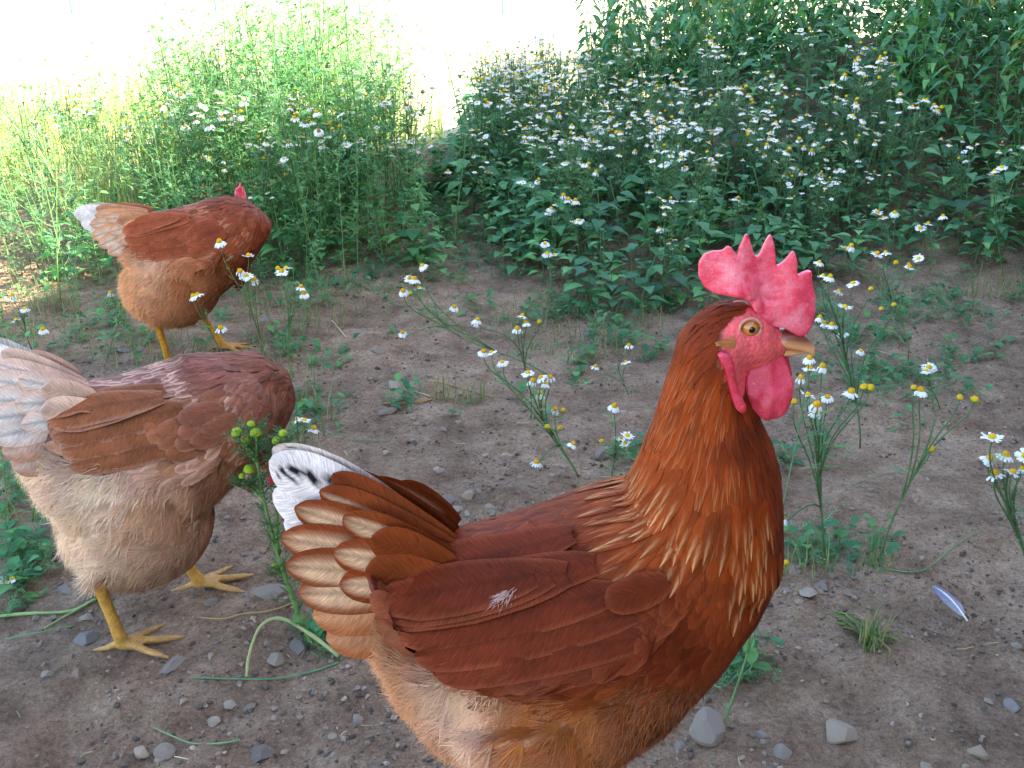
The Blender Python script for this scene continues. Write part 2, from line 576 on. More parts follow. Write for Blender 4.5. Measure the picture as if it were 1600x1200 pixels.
def gravel():
    small = [rock_mesh(200 + i, 1) for i in range(4)]
    data = []
    for me in small:
        v = np.array([x.co[:] for x in me.vertices]); f = [tuple(p.vertices) for p in me.polygons]
        data.append((v, f)); bpy.data.meshes.remove(me)
    V, Fc, C = [], [], []
    n = 0
    for i in range(17000):
        y = .5 + 1.9 * nrg.random() ** 1.35
        x = nrg.uniform(-.62, .62) * (y + .35)
        if vnoise(x * 4, y * 4, 9) < .36 and nrg.random() < .8: continue
        v, f = data[i % 4]
        r = nrg.uniform(.0012, .0032) if nrg.random() < .75 else nrg.uniform(.003, .0065)
        a = nrg.uniform(0, 6.28); ca, sa = math.cos(a), math.sin(a)
        w = v * r
        w = np.stack([w[:, 0] * ca - w[:, 1] * sa + x, w[:, 0] * sa + w[:, 1] * ca + y, w[:, 2] + tz(x, y) + r * .15], 1)
        V.append(w); Fc += [tuple(k + n for k in q) for q in f]; n += len(w)
        g = nrg.uniform(.65, 1.5) if nrg.random() < .55 else nrg.uniform(.3, .6); t = nrg.uniform(.92, 1.06)
        C += [(g, g * .97, g * t * .95)] * len(w)
    me = mesh_np('gravel', np.concatenate(V), Fc, C, smooth=False)
    tag(obj('gravel', me, M['stone']), 'fine gravel and soil crumbs strewn over the dirt', 'gravel', None, 'stuff')
gravel()
# ================================================================== hens
HY = 0.60                       # distance of the big hen's centre plane
HX = pl(860, 800, HY).x
HLOC = Vector((HX, HY, 0.0))
def L(px, py, Y=HY):            # photo pixel -> big hen's own coordinates (x forward, z up)
    p = pl(px, py, Y)
    return Vector((p.x - HX, 0.0, p.z))
def LS(px, py):                 # the same for features on its side
    return L(px, py, HY - 0.085)

TORSO = [(585, 905, 1000, .020), (600, 872, 1035, .036), (640, 848, 1090, .056), (700, 842, 1145, .072), (780, 826, 1180, .084),
         (860, 802, 1180, .090), (940, 772, 1160, .092), (1020, 752, 1105, .087), (1100, 762, 1025, .074),
         (1160, 790, 955, .055), (1196, 825, 905, .034), (1210, 840, 880, .016)]
WING = [(1128, 860, 900, .024), (1080, 838, 965, .060), (1000, 810, 1015, .084), (900, 822, 1040, .090), (800, 845, 1046, .088),
        (700, 862, 1044, .078), (640, 872, 1025, .064), (585, 885, 985, .047), (560, 898, 950, .036)]   # px, top, bottom, half width
NECK = [((960, 850), (1222, 870), .070), ((977, 770), (1222, 790), .064), ((1000, 715), (1220, 735), .054),
        ((1017, 668), (1209, 692), .045), ((1029, 625), (1190, 655), .038), ((1039, 590), (1184, 630), .033),
        ((1049, 560), (1174, 602), .029)]
HEAD = [((1063, 530), (1166, 586), .0262), ((1081, 504), (1166, 578), .024), ((1102, 486), (1165, 574), .0225),
        ((1130, 474), (1177, 580), .021), ((1160, 473), (1192, 576), .0195), ((1185, 483), (1207, 568), .017),
        ((1206, 504), (1217, 558), .0125), ((1220, 512), (1226, 552), .0095)]
# (pixel, flow in the picture, length mm, width mm, kind, colour key)
CTRL = [((1130, 478), (-1, .35), 9, 3.0, 'hackle', 'crown'), ((1085, 520), (-.6, .8), 14, 3.2, 'hackle', 'crown'),
        ((1060, 560), (-.4, .9), 22, 4.0, 'hackle', 'neck'), ((1100, 600), (-.25, 1), 22, 4.0, 'hackle', 'neck'),
        ((1150, 625), (-.05, 1), 20, 4.0, 'hackle', 'neckf'), ((1185, 690), (.05, 1), 26, 5.0, 'hackle', 'neckf'),
        ((1030, 650), (-.4, .9), 30, 4.6, 'hackle', 'neck'), ((1100, 690), (-.15, 1), 32, 5.0, 'hackle', 'neck'),
        ((1010, 710), (-.65, .75), 36, 7.0, 'hackle', 'hack'), ((1070, 740), (-.3, 1), 38, 7.2, 'hackle', 'hack'),
        ((1140, 760), (0, 1), 36, 7.2, 'hackle', 'hack'), ((1200, 760), (.02, 1), 26, 8, 'contour', 'breast'),
        ((985, 760), (-.9, .5), 34, 7, 'hackle', 'hackb'), ((1080, 790), (-.2, 1), 36, 7.2, 'hackle', 'hack'), ((1135, 800), (0, 1), 34, 7.0, 'hackle', 'hack'), ((1040, 780), (-.5, .85), 36, 7.2, 'hackle', 'hack'), ((1060, 865), (-.45, .9), 30, 11, 'contour', 'should'),
        ((930, 775), (-1, .40), 26, 12, 'contour', 'back'), ((850, 810), (-1, .28), 27, 14, 'contour', 'back'),
        ((760, 838), (-1, .05), 28, 15, 'contour', 'back'), ((690, 842), (-1, -.22), 34, 15, 'contour', 'back'),
        ((640, 850), (-1, -.35), 40, 16, 'contour', 'saddle'),
        ((1120, 880), (-.5, .9), 24, 12, 'contour', 'should'), ((1020, 860), (-.75, .65), 26, 13, 'contour', 'should'),
        ((930, 880), (-.85, .5), 30, 15, 'contour', 'wing'), ((1030, 960), (-.75, .65), 30, 15, 'contour', 'wing'),
        ((1080, 1000), (-.8, .6), 28, 14, 'contour', 'wing'), ((920, 980), (-.9, .42), 38, 18, 'contour', 'wing'),
        ((820, 930), (-.95, .25), 40, 19, 'contour', 'wing'), ((820, 1030), (-1, .22), 44, 18, 'contour', 'wing'),
        ((720, 920), (-1, .10), 46, 21, 'contour', 'wing'), ((720, 1020), (-1, .18), 48, 20, 'contour', 'wing'),
        ((640, 930), (-1, .05), 46, 22, 'contour', 'wing'), ((620, 1000), (-1, .2), 46, 22, 'contour', 'wing'),
        ((930, 1055), (-1, .12), 40, 16, 'contour', 'wing'),
        ((1200, 880), (-.25, 1), 26, 11, 'contour', 'breast'), ((1150, 980), (-.6, .8), 28, 12, 'contour', 'breast'),
        ((1085, 1060), (-.8, .6), 30, 11, 'contour', 'breast'), ((1010, 1110), (-.75, .65), 32, 10, 'fluff', 'bellyf'),
        ((920, 1130), (-.7, .7), 34, 10, 'fluff', 'belly'), ((820, 1130), (-.6, .75), 36, 10, 'fluff', 'belly'),
        ((740, 1120), (-.6, .75), 36, 10, 'fluff', 'pale'), ((680, 1110), (-.7, .7), 36, 10, 'fluff', 'rump'),
        ((630, 1070), (-.8, .55), 36, 10, 'fluff', 'rump'), ((600, 1020), (-.95, .3), 36, 10, 'fluff', 'rump'),
        ((585, 960), (-1, .05), 40, 16, 'contour', 'rumpc'), ((600, 900), (-1, -.15), 40, 16, 'contour', 'rumpc')]
FACE = [(1124, 500), (1140, 486), (1165, 478), (1200, 478), (1232, 500), (1244, 540), (1235, 565), (1200, 585), (1165, 592),
        (1142, 606), (1132, 600), (1120, 560), (1116, 525)]
COMB = [(590, 462), (540, 440), (480, 432), (400, 432), (350, 400), (324, 350), (322, 280), (350, 232), (400, 213), (445, 210),
        (465, 182), (486, 190), (505, 222), (524, 246), (530, 190), (545, 145), (563, 110), (580, 150), (600, 215), (622, 262),
        (640, 230), (665, 170), (692, 125), (708, 165), (716, 230), (720, 304), (760, 270), (785, 232), (805, 203), (820, 250),
        (820, 340), (860, 318), (900, 310), (900, 350), (905, 390), (921, 440), (925, 520), (910, 590), (880, 640), (840, 650),
        (800, 630), (750, 600), (700, 600), (640, 560), (600, 500)]
WATTLE = [(690, 735), (640, 750), (575, 790), (540, 850), (536, 920), (560, 990), (600, 1036), (645, 1060), (700, 1055),
          (755, 1010), (786, 940), (790, 870), (775, 810), (760, 765), (735, 725)]
EARLOBE = [(372, 690), (400, 672), (436, 690), (456, 730), (462, 800), (478, 860), (500, 910), (520, 950), (512, 975), (488, 982),
           (462, 960), (440, 900), (424, 830), (410, 770)]
def RotY(deg): return Matrix.Rotation(math.radians(deg), 4, 'Y')
def RotZ(deg): return Matrix.Rotation(math.radians(deg), 4, 'Z')
def zq(q):
    return (1000 + q[0] / 3.4286, 330 + q[1] / 3.4286)

def inpoly(x, y, poly):
    r = False
    n = len(poly)
    for i in range(n):
        x1, y1 = poly[i]; x2, y2 = poly[(i + 1) % n]
        if (y1 > y) != (y2 > y) and x < (x2 - x1) * (y - y1) / (y2 - y1) + x1:
            r = not r
    return r

class Batch:
    def __init__(s):
        s.v, s.f, s.c, s.uv = [], [], [], []
    def build(s, name, mat, parent):
        me = mesh_np(name, s.v, s.f, np.array(s.c), np.array(s.uv))
        return obj(name, me, mat, parent)

SHAPES = {
    'tail': [(0, .20), (.08, .40), (.25, .66), (.5, .92), (.68, 1.0), (.82, .92), (.91, .72), (.97, .44), (1.0, .10)],
    'round': [(0, .30), (.10, .62), (.28, .88), (.5, 1.0), (.72, .97), (.87, .80), (.96, .48), (1.0, .14)],
    'blunt': [(0, .22), (.08, .45), (.25, .74), (.5, .95), (.75, 1.0), (.9, .86), (.97, .55), (1.0, .18)],
    'point': [(0, .35), (.12, .75), (.3, 1.0), (.5, .95), (.7, .72), (.85, .45), (.95, .2), (1.0, .03)],
}
def grow_feather(B, line, Lf, Wf, shape, colf, R, lift=0.0, h0=0.0, ncol=5, camber=0.10, jag=0.10, curl=0.0):
    """line: list of (point, normal, direction) rows evenly along the feather"""
    sh = SHAPES[shape]
    us = np.linspace(-1, 1, ncol)
    n = len(line)
    base = len(B.v)
    for (t, wf) in sh:
        x = t * (n - 1)
        i = min(int(x), n - 2); f = x - i
        p = line[i][0].lerp(line[i + 1][0], f)
        nn = line[i][1].lerp(line[i + 1][1], f).normalized()
        dd = line[i][2].lerp(line[i + 1][2], f).normalized()
        sd = dd.cross(nn).normalized()
        w = Wf * 0.5 * wf
        for u in us:
            e = abs(u)
            j = R.uniform(-jag, jag) if (e > .9 and t > .2) else R.uniform(-jag, jag) * .15
            q = p + sd * (u * w * (1 + j)) + nn * (h0 + lift * t * Lf + camber * Wf * (.5 - e * e) * (.4 + .6 * t) + curl * Lf * t * t)
            q = q - dd * (e * w * 0.35 * (1 - t)) + dd * (R.uniform(-.35, .35) * jag * Lf * e * t)
            B.v.append(q)
            B.c.append(colf(u, t))
            B.uv.append((u * .5 + .5 + 0.0, t * Lf / 0.03 + base * .37 % 7 - e * .55))
    m = len(sh)
    for i in range(m - 1):
        for k in range(ncol - 1):
            a = base + i * ncol + k
            B.f.append((a, a + 1, a + ncol + 1, a + ncol))

def mixc(a, b, t):
    t = 0 if t < 0 else 1 if t > 1 else t
    return (a[0] + (b[0] - a[0]) * t, a[1] + (b[1] - a[1]) * t, a[2] + (b[2] - a[2]) * t)
def mulc(a, k):
    return (a[0] * k, a[1] * k, a[2] * k)

def surf_line(bvh, p, d, Lf, n=6):
    out = []
    loc, nor, idx, _ = bvh.find_nearest(p)
    ds = Lf / (n - 1)
    for i in range(n):
        d = (d - nor * d.dot(nor))
        if d.length < 1e-6:
            d = Vector((0, 0, -1))
        d.normalize()
        out.append((loc.copy(), nor.copy(), d.copy()))
        if i < n - 1:
            r = bvh.find_nearest(loc + d * ds)
            loc, nor = r[0], (r[1] * .6 + nor * .4).normalized()
    return out

def slab(outline, thick, taper_fn=None, voxel=0.0012, smooth=6):
    """outline: list of 3-D points in the x-z plane -> rounded solid"""
    bm = bmesh.new()
    vs_ = [bm.verts.new(p) for p in outline]
    f = bm.faces.new(vs_)
    bmesh.ops.triangulate(bm, faces=[f])
    r = bmesh.ops.extrude_face_region(bm, geom=bm.faces[:])
    for g in r['geom']:
        if isinstance(g, bmesh.types.BMVert):
            g.co.y += thick
    for v in bm.verts:
        v.co.y -= thick / 2
    bmesh.ops.recalc_face_normals(bm, faces=bm.faces)
    me = bpy.data.meshes.new('slab')
    bm.to_mesh(me); bm.free()
    r = mod_mesh(me, [('REMESH', dict(mode='VOXEL', voxel_size=voxel, use_smooth_shade=True)),
                      ('SMOOTH', dict(factor=0.5, iterations=smooth))])
    return r

def hen(name, label, loc, yaw, pal, pose, seed, spacing=1.0, cat='hen', scale=1.0):
    R = random.Random(seed)
    root = empty(name, loc, yaw, scale)
    tag(root, label, cat, 'brown hens foraging on the dirt')
    TM = pose.get('torso', Matrix.Identity(4))       # torso pose
    HM = pose.get('head', Matrix.Identity(4))        # head pose
    hires = pose.get('hires', False)
    # ---- one continuous body
    parts = []
    shr = 0.005
    rings = []
    for (px, t, b, w) in TORSO:
        a, c_ = L(px, t), L(px, b)
        h = (a - c_) * .5
        h = h * max(.3, (h.length - shr) / h.length)
        rings.append(((a + c_) * .5, h, (w - .004) * pose.get('fat', 1.0), 0))
    parts.append(loft(rings, 36, 2.25))
    for sgn in (-1, 1):
        rings = []
        for (px, t, b, w) in WING:
            xw = LS(px, 950).x
            zt_w, zb_w = L(px, t).z, LS(px, b).z - pose.get('wingdrop', 0) * min(1, (1140 - px) / 150) * min(1, (px - 545) / 60)
            lean = .030 * w / .09
            if sgn > 0: zt_w -= .055; zb_w -= .02
            rings.append((Vector((xw, 0, (zt_w + zb_w) / 2)), Vector((0, -sgn * lean, (zt_w - zb_w) / 2)), .010, sgn * w * .875 * pose.get('fat', 1.0)))
        parts.append(loft(rings, 24, 2.0))
    if 'ball' in pose:
        bc, br = Vector(pose['ball'][0]), pose['ball'][1]
        rr_ = [(bc + Vector((br[0] * math.cos(t), 0, 0)), Vector((0, 0, max(.004, br[2] * math.sin(t)))), max(.004, br[1] * math.sin(t)), 0) for t in np.linspace(math.pi - .05, .05, 13)]
        parts.append(loft(rr_, 32))
    parts = [([TM @ v for v in vv], ff) for vv, ff in parts]
    if 'neck' in pose:
        nk = [(Vector(c_), Vector(a), w, 0) for (c_, a, w) in pose['neck']]
        offs = pose.get('neck_y', [0] * len(nk))
        nk = [(c_, a, w, o_) for (c_, a, w, _), o_ in zip(nk, offs)]
    else:
        nk = []
        for (a, b, w) in NECK:
            pa, pb = L(*a), L(*b)
            h = (pa - pb) * .5
            h = h * ((h.length - .003) / h.length)
            nk.append(((pa + pb) * .5, h, w - .003, 0))
    hv, hf = [], []
    hd = []
    for (a, b, w) in HEAD:
        pa, pb = L(*a), L(*b)
        hd.append(((pa + pb) * .5, (pa - pb) * .5, w, 0))
    nv, nf = loft(nk, 28)
    hv, hf = loft(hd, 28)
    hv = [HM @ v for v in hv]
    # bridge the neck loft and the head loft into one skin
    o = len(nv)
    V = nv + hv
    nf = nf[:-1]; hf = hf[:-2] + [hf[-1]]
    Fc = nf + [tuple(i + o for i in q) for q in hf]
    l0 = (len(nk) - 1) * 28
    for k in range(28):
        k2 = (k + 1) % 28
        Fc.append((l0 + k, l0 + k2, o + k2, o + k))
    parts.append((V, Fc))
    # legs
    legseg = []
    for lg in pose['legs']:
        hip, knee, hock, foot = [Vector(q) for q in lg['pts']]
        n_ = 7
        pts = [hip.lerp(knee, .0), hip.lerp(knee, .6), knee, knee.lerp(hock, .5), hock]
        parts.append(tube(pts, [.055, .055, .045, .027, .013], 16))
        shank = [hock.lerp(foot, t) for t in (0, .25, .5, .75, 1)]
        parts.append(tube(shank, [.0105, .0080, .0074, .0078, .0092], 12))
        legseg.append((hock.lerp(foot, .12), foot))
        ya = lg.get('yaw', 0)
        for (ang, ln, r0) in ((0, .062, .0062), (.62, .052, .0055), (-.62, .054, .0055), (math.pi - .35, .030, .005)):
            d = Vector((math.cos(ya + ang), math.sin(ya + ang), 0))
            up = lg.get('lift', 0.0)
            a0 = foot + Vector((0, 0, -.001))
            q = [a0, a0 + d * ln * .3 + Vector((0, 0, .003 + up * .1)), a0 + d * ln * .6 + Vector((0, 0, -.002)),
                 a0 + d * ln * .85 + Vector((0, 0, -.004)), a0 + d * (ln + .012) + Vector((0, 0, -.007))]
            parts.append(tube(q, [r0 * 1.15, r0, r0 * .95, r0 * .85, .0020], 8))
            legseg.append((foot, q[-1]))
    V, Fc = joinparts(parts)
    me0 = bpy.data.meshes.new('rough')
    me0.from_pydata([tuple(v) for v in V], [], Fc)
    me = mod_mesh(me0, [('REMESH', dict(mode='VOXEL', voxel_size=0.0024 if hires else 0.003, use_smooth_shade=True)),
                        ('SMOOTH', dict(factor=0.5, iterations=4))])
    nvn = len(me.vertices)
    co = np.empty(nvn * 3, np.float32); me.vertices.foreach_get('co', co); co = co.reshape(-1, 3)
    HMi = HM.inverted()
    hh = np.array([HMi @ Vector(p) for p in co])
    legmask = np.zeros(nvn, bool)
    for a, b in legseg:
        a = np.array(a); b = np.array(b)
        ab = b - a
        t = np.clip(((co - a) @ ab) / (ab @ ab), 0, 1)
        d = np.linalg.norm(co - (a + t[:, None] * ab), axis=1)
        legmask |= d < 0.0155
    legmask &= co[:, 2] < 0.135
    facepoly = [(L(*q).x, L(*q).z) for q in FACE]
    facemask = np.array([inpoly(p[0], p[2], facepoly) and abs(p[1]) < .035 for p in hh])
    col = np.tile(np.array(mulc(pal['back'], .9)), (nvn, 1))
    lowz = np.clip((0.27 - co[:, 2]) / .07, 0, 1)[:, None]
    col = col * (1 - lowz) + np.array(mulc(mixc(pal['belly'], pal['rump'], .5), 1.0)) * lowz
    upz = np.clip((co[:, 2] - .34) / .05, 0, 1)[:, None] if 'neck' not in pose else 0.0
    col = col * (1 - upz) + np.array(pal['neck']) * upz
    vl = vnoise(co[legmask][:, 0] * 160 + co[legmask][:, 1] * 90, co[legmask][:, 2] * 220, 6)[:, None]
    dirt = np.clip((.03 - co[legmask][:, 2]) / .03, 0, 1)[:, None] * .45
    col[legmask] = np.array(pal['leg']) * (.72 + .45 * vl) * (1 - dirt) + np.array(S(120, 100, 84)) * dirt
    fcol = np.array(S(216, 74, 82))
    vn = vnoise(hh[facemask][:, 0] * 140, hh[facemask][:, 2] * 140, 3)[:, None]
    col[facemask] = fcol * (.8 + .35 * vn) + np.array(S(205, 120, 80)) * .12
    at = me.color_attributes.new('Col', 'FLOAT_COLOR', 'POINT')
    a4 = np.ones((nvn, 4), np.float32); a4[:, :3] = col
    at.data.foreach_set('color', a4.ravel())
    body = obj('body', me, M['skin'], root)
    bvh = BVHTree.FromPolygons([Vector(p) for p in co], [tuple(p.vertices) for p in me.polygons])
    # ---- control points of the plumage, in the hen's own coordinates
    cp, cd, cl, cw, ck, cc = [], [], [], [], [], []
    for (q, d, ln, wd, kd, key) in CTRL:
        neck_part = key in ('crown', 'neck', 'neckf', 'hack') or (key == 'breast' and q[1] < 800)
        if neck_part and 'neck' in pose and key != 'crown':
            continue
        mid = (key in ('wing', 'should', 'rumpc', 'belly', 'bellyf', 'pale'))
        p0 = LS(*q) if mid else L(*q)
        p1 = (LS if mid else L)(q[0] + d[0] * 10, q[1] + d[1] * 10)
        mm = HM if key == 'crown' else TM
        for sgn in (-1, 1):
            yy = sgn * (.085 if mid else .03)
            P0 = mm @ Vector((p0.x, yy, p0.z)); P1 = mm @ Vector((p1.x, yy, p1.z))
            cp.append(P0); cd.append((P1 - P0).normalized()); cl.append(ln); cw.append(wd); ck.append(kd); cc.append(key)
    if 'neck' in pose:
        for i in range(1, len(nk)):
            dr = (nk[i - 1][0] - nk[i][0]); dr.y += nk[i - 1][3] - nk[i][3]; dr.normalize()
            for (ax, ay) in ((1, 0), (-1, 0), (0, 1), (0, -1)):
                P0 = nk[i][0] + nk[i][1] * ax + Vector((0, nk[i][3] + ay * nk[i][2], 0))
                cp.append(P0); cd.append(dr); cl.append(32 - 2 * i); cw.append(7); ck.append('hackle'); cc.append('hack' if i < 4 else 'neck')
    cpa = np.array(cp); cda = np.array(cd); cla = np.array(cl); cwa = np.array(cw)
    colA = np.array([pal[k] for k in cc])
    # ---- scatter
    me.calc_loop_triangles()
    tri = np.empty(len(me.loop_triangles) * 3, np.int64); me.loop_triangles.foreach_get('vertices', tri); tri = tri.reshape(-1, 3)
    A, Bq, C = co[tri[:, 0]], co[tri[:, 1]], co[tri[:, 2]]
    area = np.linalg.norm(np.cross(Bq - A, C - A), axis=1) / 2
    ok = ~(legmask[tri[:, 0]] | facemask[tri[:, 0]])
    area = area * ok
    rg = np.random.default_rng(seed)
    NS = int(60000 / spacing)
    pick = rg.choice(len(tri), NS, p=area / area.sum())
    r1 = np.sqrt(rg.random(NS)); r2 = rg.random(NS)
    P = (1 - r1)[:, None] * A[pick] + (r1 * (1 - r2))[:, None] * Bq[pick] + (r1 * r2)[:, None] * C[pick]
    d2 = ((P[:, None, :] - cpa[None]) ** 2).sum(2)
    w = 1 / (d2 + 1e-5) ** 2
    w /= w.sum(1, keepdims=True)
    Ln = w @ cla / 1000; Wn = w @ cwa / 1000; Dn = w @ cda; Cn = w @ colA
    near = d2.argmin(1)
    cell = {}
    plume, down, hackles = Batch(), Batch(), []
    cs = 0.012
    nfea = 0
    for i in range(NS):
        p = P[i]
        kd = ck[near[i]]
        r = spacing * (.0042 if kd == 'hackle' and Wn[i] < .006 else .46 * Wn[i] if kd != 'fluff' else .0046)
        if kd == 'hackle':
            r = max(.0026, .62 * Wn[i]) * spacing
        key = (int(p[0] // cs), int(p[1] // cs), int(p[2] // cs))
        bad = False
        for dx in (-1, 0, 1):
            for dy in (-1, 0, 1):
                for dz in (-1, 0, 1):
                    for q in cell.get((key[0] + dx, key[1] + dy, key[2] + dz), ()):
                        if (q[0] - p[0]) ** 2 + (q[1] - p[1]) ** 2 + (q[2] - p[2]) ** 2 < r * r:
                            bad = True; break
                    if bad: break
                if bad: break
            if bad: break
        if bad:
            continue
        cell.setdefault(key, []).append(p)
        nfea += 1
        pv = Vector(p)
        base = tuple(Cn[i])
        k = R.uniform(.78, 1.22)
        base = (base[0] * k, base[1] * k * R.uniform(.93, 1.07), base[2] * k * R.uniform(.9, 1.1))
        d = Vector(Dn[i]) + Vector((R.uniform(-.1, .1), R.uniform(-.1, .1), R.uniform(-.1, .1)))
        ckey = cc[near[i]]
        if kd != 'fluff':
            nb_ = bvh.find_nearest(pv)[1]
            if nb_.dot(d.normalized()) > .55: continue
            if ckey in ('wing', 'rumpc') and (nb_.z < -.3 or nb_.x < -.62): continue
        if kd == 'fluff':
            ln = Ln[i] * R.uniform(.55, .95) * (1 if hires else 1.2)
            line = surf_line(bvh, pv, d, ln, 3)
            p0, n0, d0 = line[0]
            sd = d0.cross(n0)
            nb = 22 if hires else 15
            for b_ in range(nb):
                a = R.uniform(-.75, .75)
                dd = (d0 * math.cos(a) + sd * math.sin(a)).normalized()
                ll = ln * R.uniform(.45, 1.0)
                lf = R.uniform(.0, .14 if hires else .24)
                st = p0 + n0 * .001
                m_ = st + dd * ll * .5 + n0 * ll * lf * .55 - Vector((0, 0, .05 * ll))
                e_ = st + dd * ll + n0 * ll * lf * .75 + Vector((R.uniform(-1, 1), R.uniform(-1, 1), R.uniform(-1.6, .4))) * ll * .12
                wv = sd * math.cos(a) - d0 * math.sin(a)
                ww = R.uniform(.00018, .00042) * (1 if hires else 1.5)
                i0 = len(down.v)
                down.v += [st - wv * ww * .6, st + wv * ww * .6, m_ - wv * ww, m_ + wv * ww, e_]
                bc = mulc(base, R.uniform(.85, 1.12))
                tc_ = mixc(bc, pal['flufftip'], .35)
                down.c += [mulc(bc, .9), mulc(bc, .9), bc, bc, tc_]
                down.uv += [(0, 0)] * 5
                down.f += [(i0, i0 + 1, i0 + 3, i0 + 2), (i0 + 2, i0 + 3, i0 + 4)]
            continue
        ln = Ln[i] * R.uniform(.88, 1.12); wd = Wn[i] * R.uniform(.9, 1.12)
        line = surf_line(bvh, pv, d, ln, 6)
        if (line[-1][0] - line[0][0]).length < .72 * ln: continue
        if kd == 'hackle':
            pale = pal['streak']
            amt = {'crown': .05, 'neck': .22, 'neckf': .05, 'hack': .95, 'hackb': .8}.get(ckey, .1) * pal.get('streakamt', 1.0)
            if ckey == 'neck' and R.random() < .5:
                amt *= .2
            if ckey in ('hack', 'hackb'):
                amt *= R.choice((.04, .12, .3, .55, .8))
            def cf(u, t, base=base, amt=amt, pale=pale):
                e = abs(u)
                return mixc(base, pale, amt * max(0, 1 - e * 1.9) * min(1, max(0, t - .32) * 1.7))
            if hires and ckey in ('hack', 'hackb') and amt > .25 and pv.y < .03 and len(hackles) < 150:
                hb = Batch()
                grow_feather(hb, line, ln, wd * 1.15, 'point', cf, R, lift=.028, h0=.0022, ncol=5, camber=.05, jag=.05)
                hackles.append(hb)
            else:
                grow_feather(plume, line, ln, wd, 'point', cf, R, lift=.026, h0=.0012, ncol=5 if hires else 3, camber=.05, jag=.06)
        else:
            edge = mixc(base, pal['lace'], (.30 if ckey not in ('saddle', 'rumpc', 'wing', 'back') else pal.get('laceamt', .30)) * R.random())
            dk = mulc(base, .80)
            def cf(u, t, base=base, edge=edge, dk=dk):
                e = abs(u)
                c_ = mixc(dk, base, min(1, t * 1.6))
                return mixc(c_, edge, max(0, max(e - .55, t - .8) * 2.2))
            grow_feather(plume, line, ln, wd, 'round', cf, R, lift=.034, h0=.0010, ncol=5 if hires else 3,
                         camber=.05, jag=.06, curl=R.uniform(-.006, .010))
    pp = plume.build('plumage', M['feather'], root); pp['kind'] = 'stuff'
    if down.v:
        dn = down.build('down', M['fluff'], root); dn['kind'] = 'stuff'
    for hb in hackles:
        hb.build('hackle_feather', M['feather'], root)
    # ---- large feathers
    def big(kind, a, b, wd, colf, nrm, bow=.06, shape='blunt', n=14, nc=9, jag=.04, lift=0.0, camb=.07):
        a = TT @ a; b = TT @ b
        nrm = (TT.to_3x3() @ nrm).normalized()
        ln = (b - a).length
        d = (b - a).normalized()
        nrm = (nrm - d * nrm.dot(d)).normalized()
        sd = d.cross(nrm)
        line = []
        for i in range(n):
            t = i / (n - 1)
            p = a + (b - a) * t + nrm * (-bow * ln * (t * t - t) * 1.0) + sd * (pose.get('tailbow', .05) * ln * (t * t - t))
            dd = (d + nrm * (-bow * (2 * t - 1)) + sd * (.05 * (2 * t - 1))).normalized()
            nn = (nrm - dd * nrm.dot(dd)).normalized()
            line.append((p, nn, dd))
        fb = Batch()
        sh = SHAPES[shape]
        SHAPES['_f'] = [(t, float(np.interp(t, [q[0] for q in sh], [q[1] for q in sh]))) for t in
                        [0, .04, .09, .15, .22, .3, .38, .46, .54, .62, .69, .75, .8, .85, .89, .925, .955, .98, 1.0]]
        grow_feather(fb, line, ln, wd, '_f', colf, R, lift=lift, h0=0, ncol=nc, camber=camb, jag=jag)
        return fb.build(kind, M['feather'], root)
    brown, cream, white = pal['tailbrown'], pal['tailcream'], pal['tailwhite']
    def c_tail(inner=.55, soft=.25, v0=.15, k=1.0):
        if not hires: inner, soft = inner + .3, soft + .35
        def f(u, t):
            e = abs(u + .10)
            m_ = max(0, min(1, (inner - e) / soft)) * min(1, max(0, (t - v0) * 4)) * (1 if t < .86 else max(0, (1 - t) / .14) ** .7)
            c_ = mixc(mulc(brown, k), cream, m_)
            return mulc(c_, .62) if abs(u) < .06 else c_
        return f
    def c_white(dark=False):
        def f(u, t):
            c_ = mixc(brown, white, min(1, max(0, t - .25) * 4))
            if dark and .66 < t < .95:
                q_ = u - .12 + (t - .8) * 1.5 + .10 * math.sin(t * 70)
                if abs(q_) < .13 or (abs(q_ + .34) < .07 and t > .8): c_ = (.014, .011, .012)
            return c_
        return f
    def c_soft(k=1.0):
        lo, hi = mulc(mixc(brown, pal['rumpc'], .7), k), mulc(mixc(cream, pal['rumpc'], .45), k)
        def f(u, t):
            return mixc(lo, hi, max(0, .75 - abs(u + .05)) * min(1, t * 1.4))
        return f
    def c_dark(k=1.0):
        def f(u, t):
            return mixc(mulc(brown, .75 * k), mulc(brown, 1.1 * k), abs(u))
        return f
    ty = pose.get('taily', 1.0)
    tails = [  # root px, tip px, width m, colour, side offset root/tip
        ((690, 846), (426, 710), .042, c_white(hires), .004, .006), ((690, 852), (432, 758), .040, c_white(), .008, .010),
        ((690, 858), (450, 800), .036, c_white(), .010, .012),
        ((710, 834), (522, 733), .024, c_dark(.9), .006, .008), ((710, 838), (505, 752), .026, c_tail(.35, .25), .010, .013),
        ((710, 846), (468, 774), .030, c_tail(.66, .3), .014, .017), ((710, 856), (450, 814), .034, c_tail(.7, .3), .018, .022),
        ((710, 868), (458, 852), .034, c_tail(.7, .3), .021, .026), ((710, 884), (478, 892), .036, c_tail(.75, .4), .023, .028),
        ((710, 905), (500, 928), .038, c_soft(1.1), .024, .028), ((710, 930), (520, 964), .042, c_soft(1.0), .024, .027),
        ((712, 842), (545, 778), .028, c_tail(.6, .3), .021, .027), ((712, 856), (532, 826), .031, c_tail(.62, .3), .025, .031),
        ((712, 874), (542, 872), .031, c_tail(.6, .35), .028, .033), ((714, 846), (590, 800), .030, c_dark(1), .027, .034),
        ((714, 864), (582, 846), .032, c_dark(1.05), .030, .037),
    ]
    TT = TM @ Matrix.Translation(L(705, 870)) @ RotY(pose.get('tail', 0)) @ Matrix.Translation(-L(705, 870))
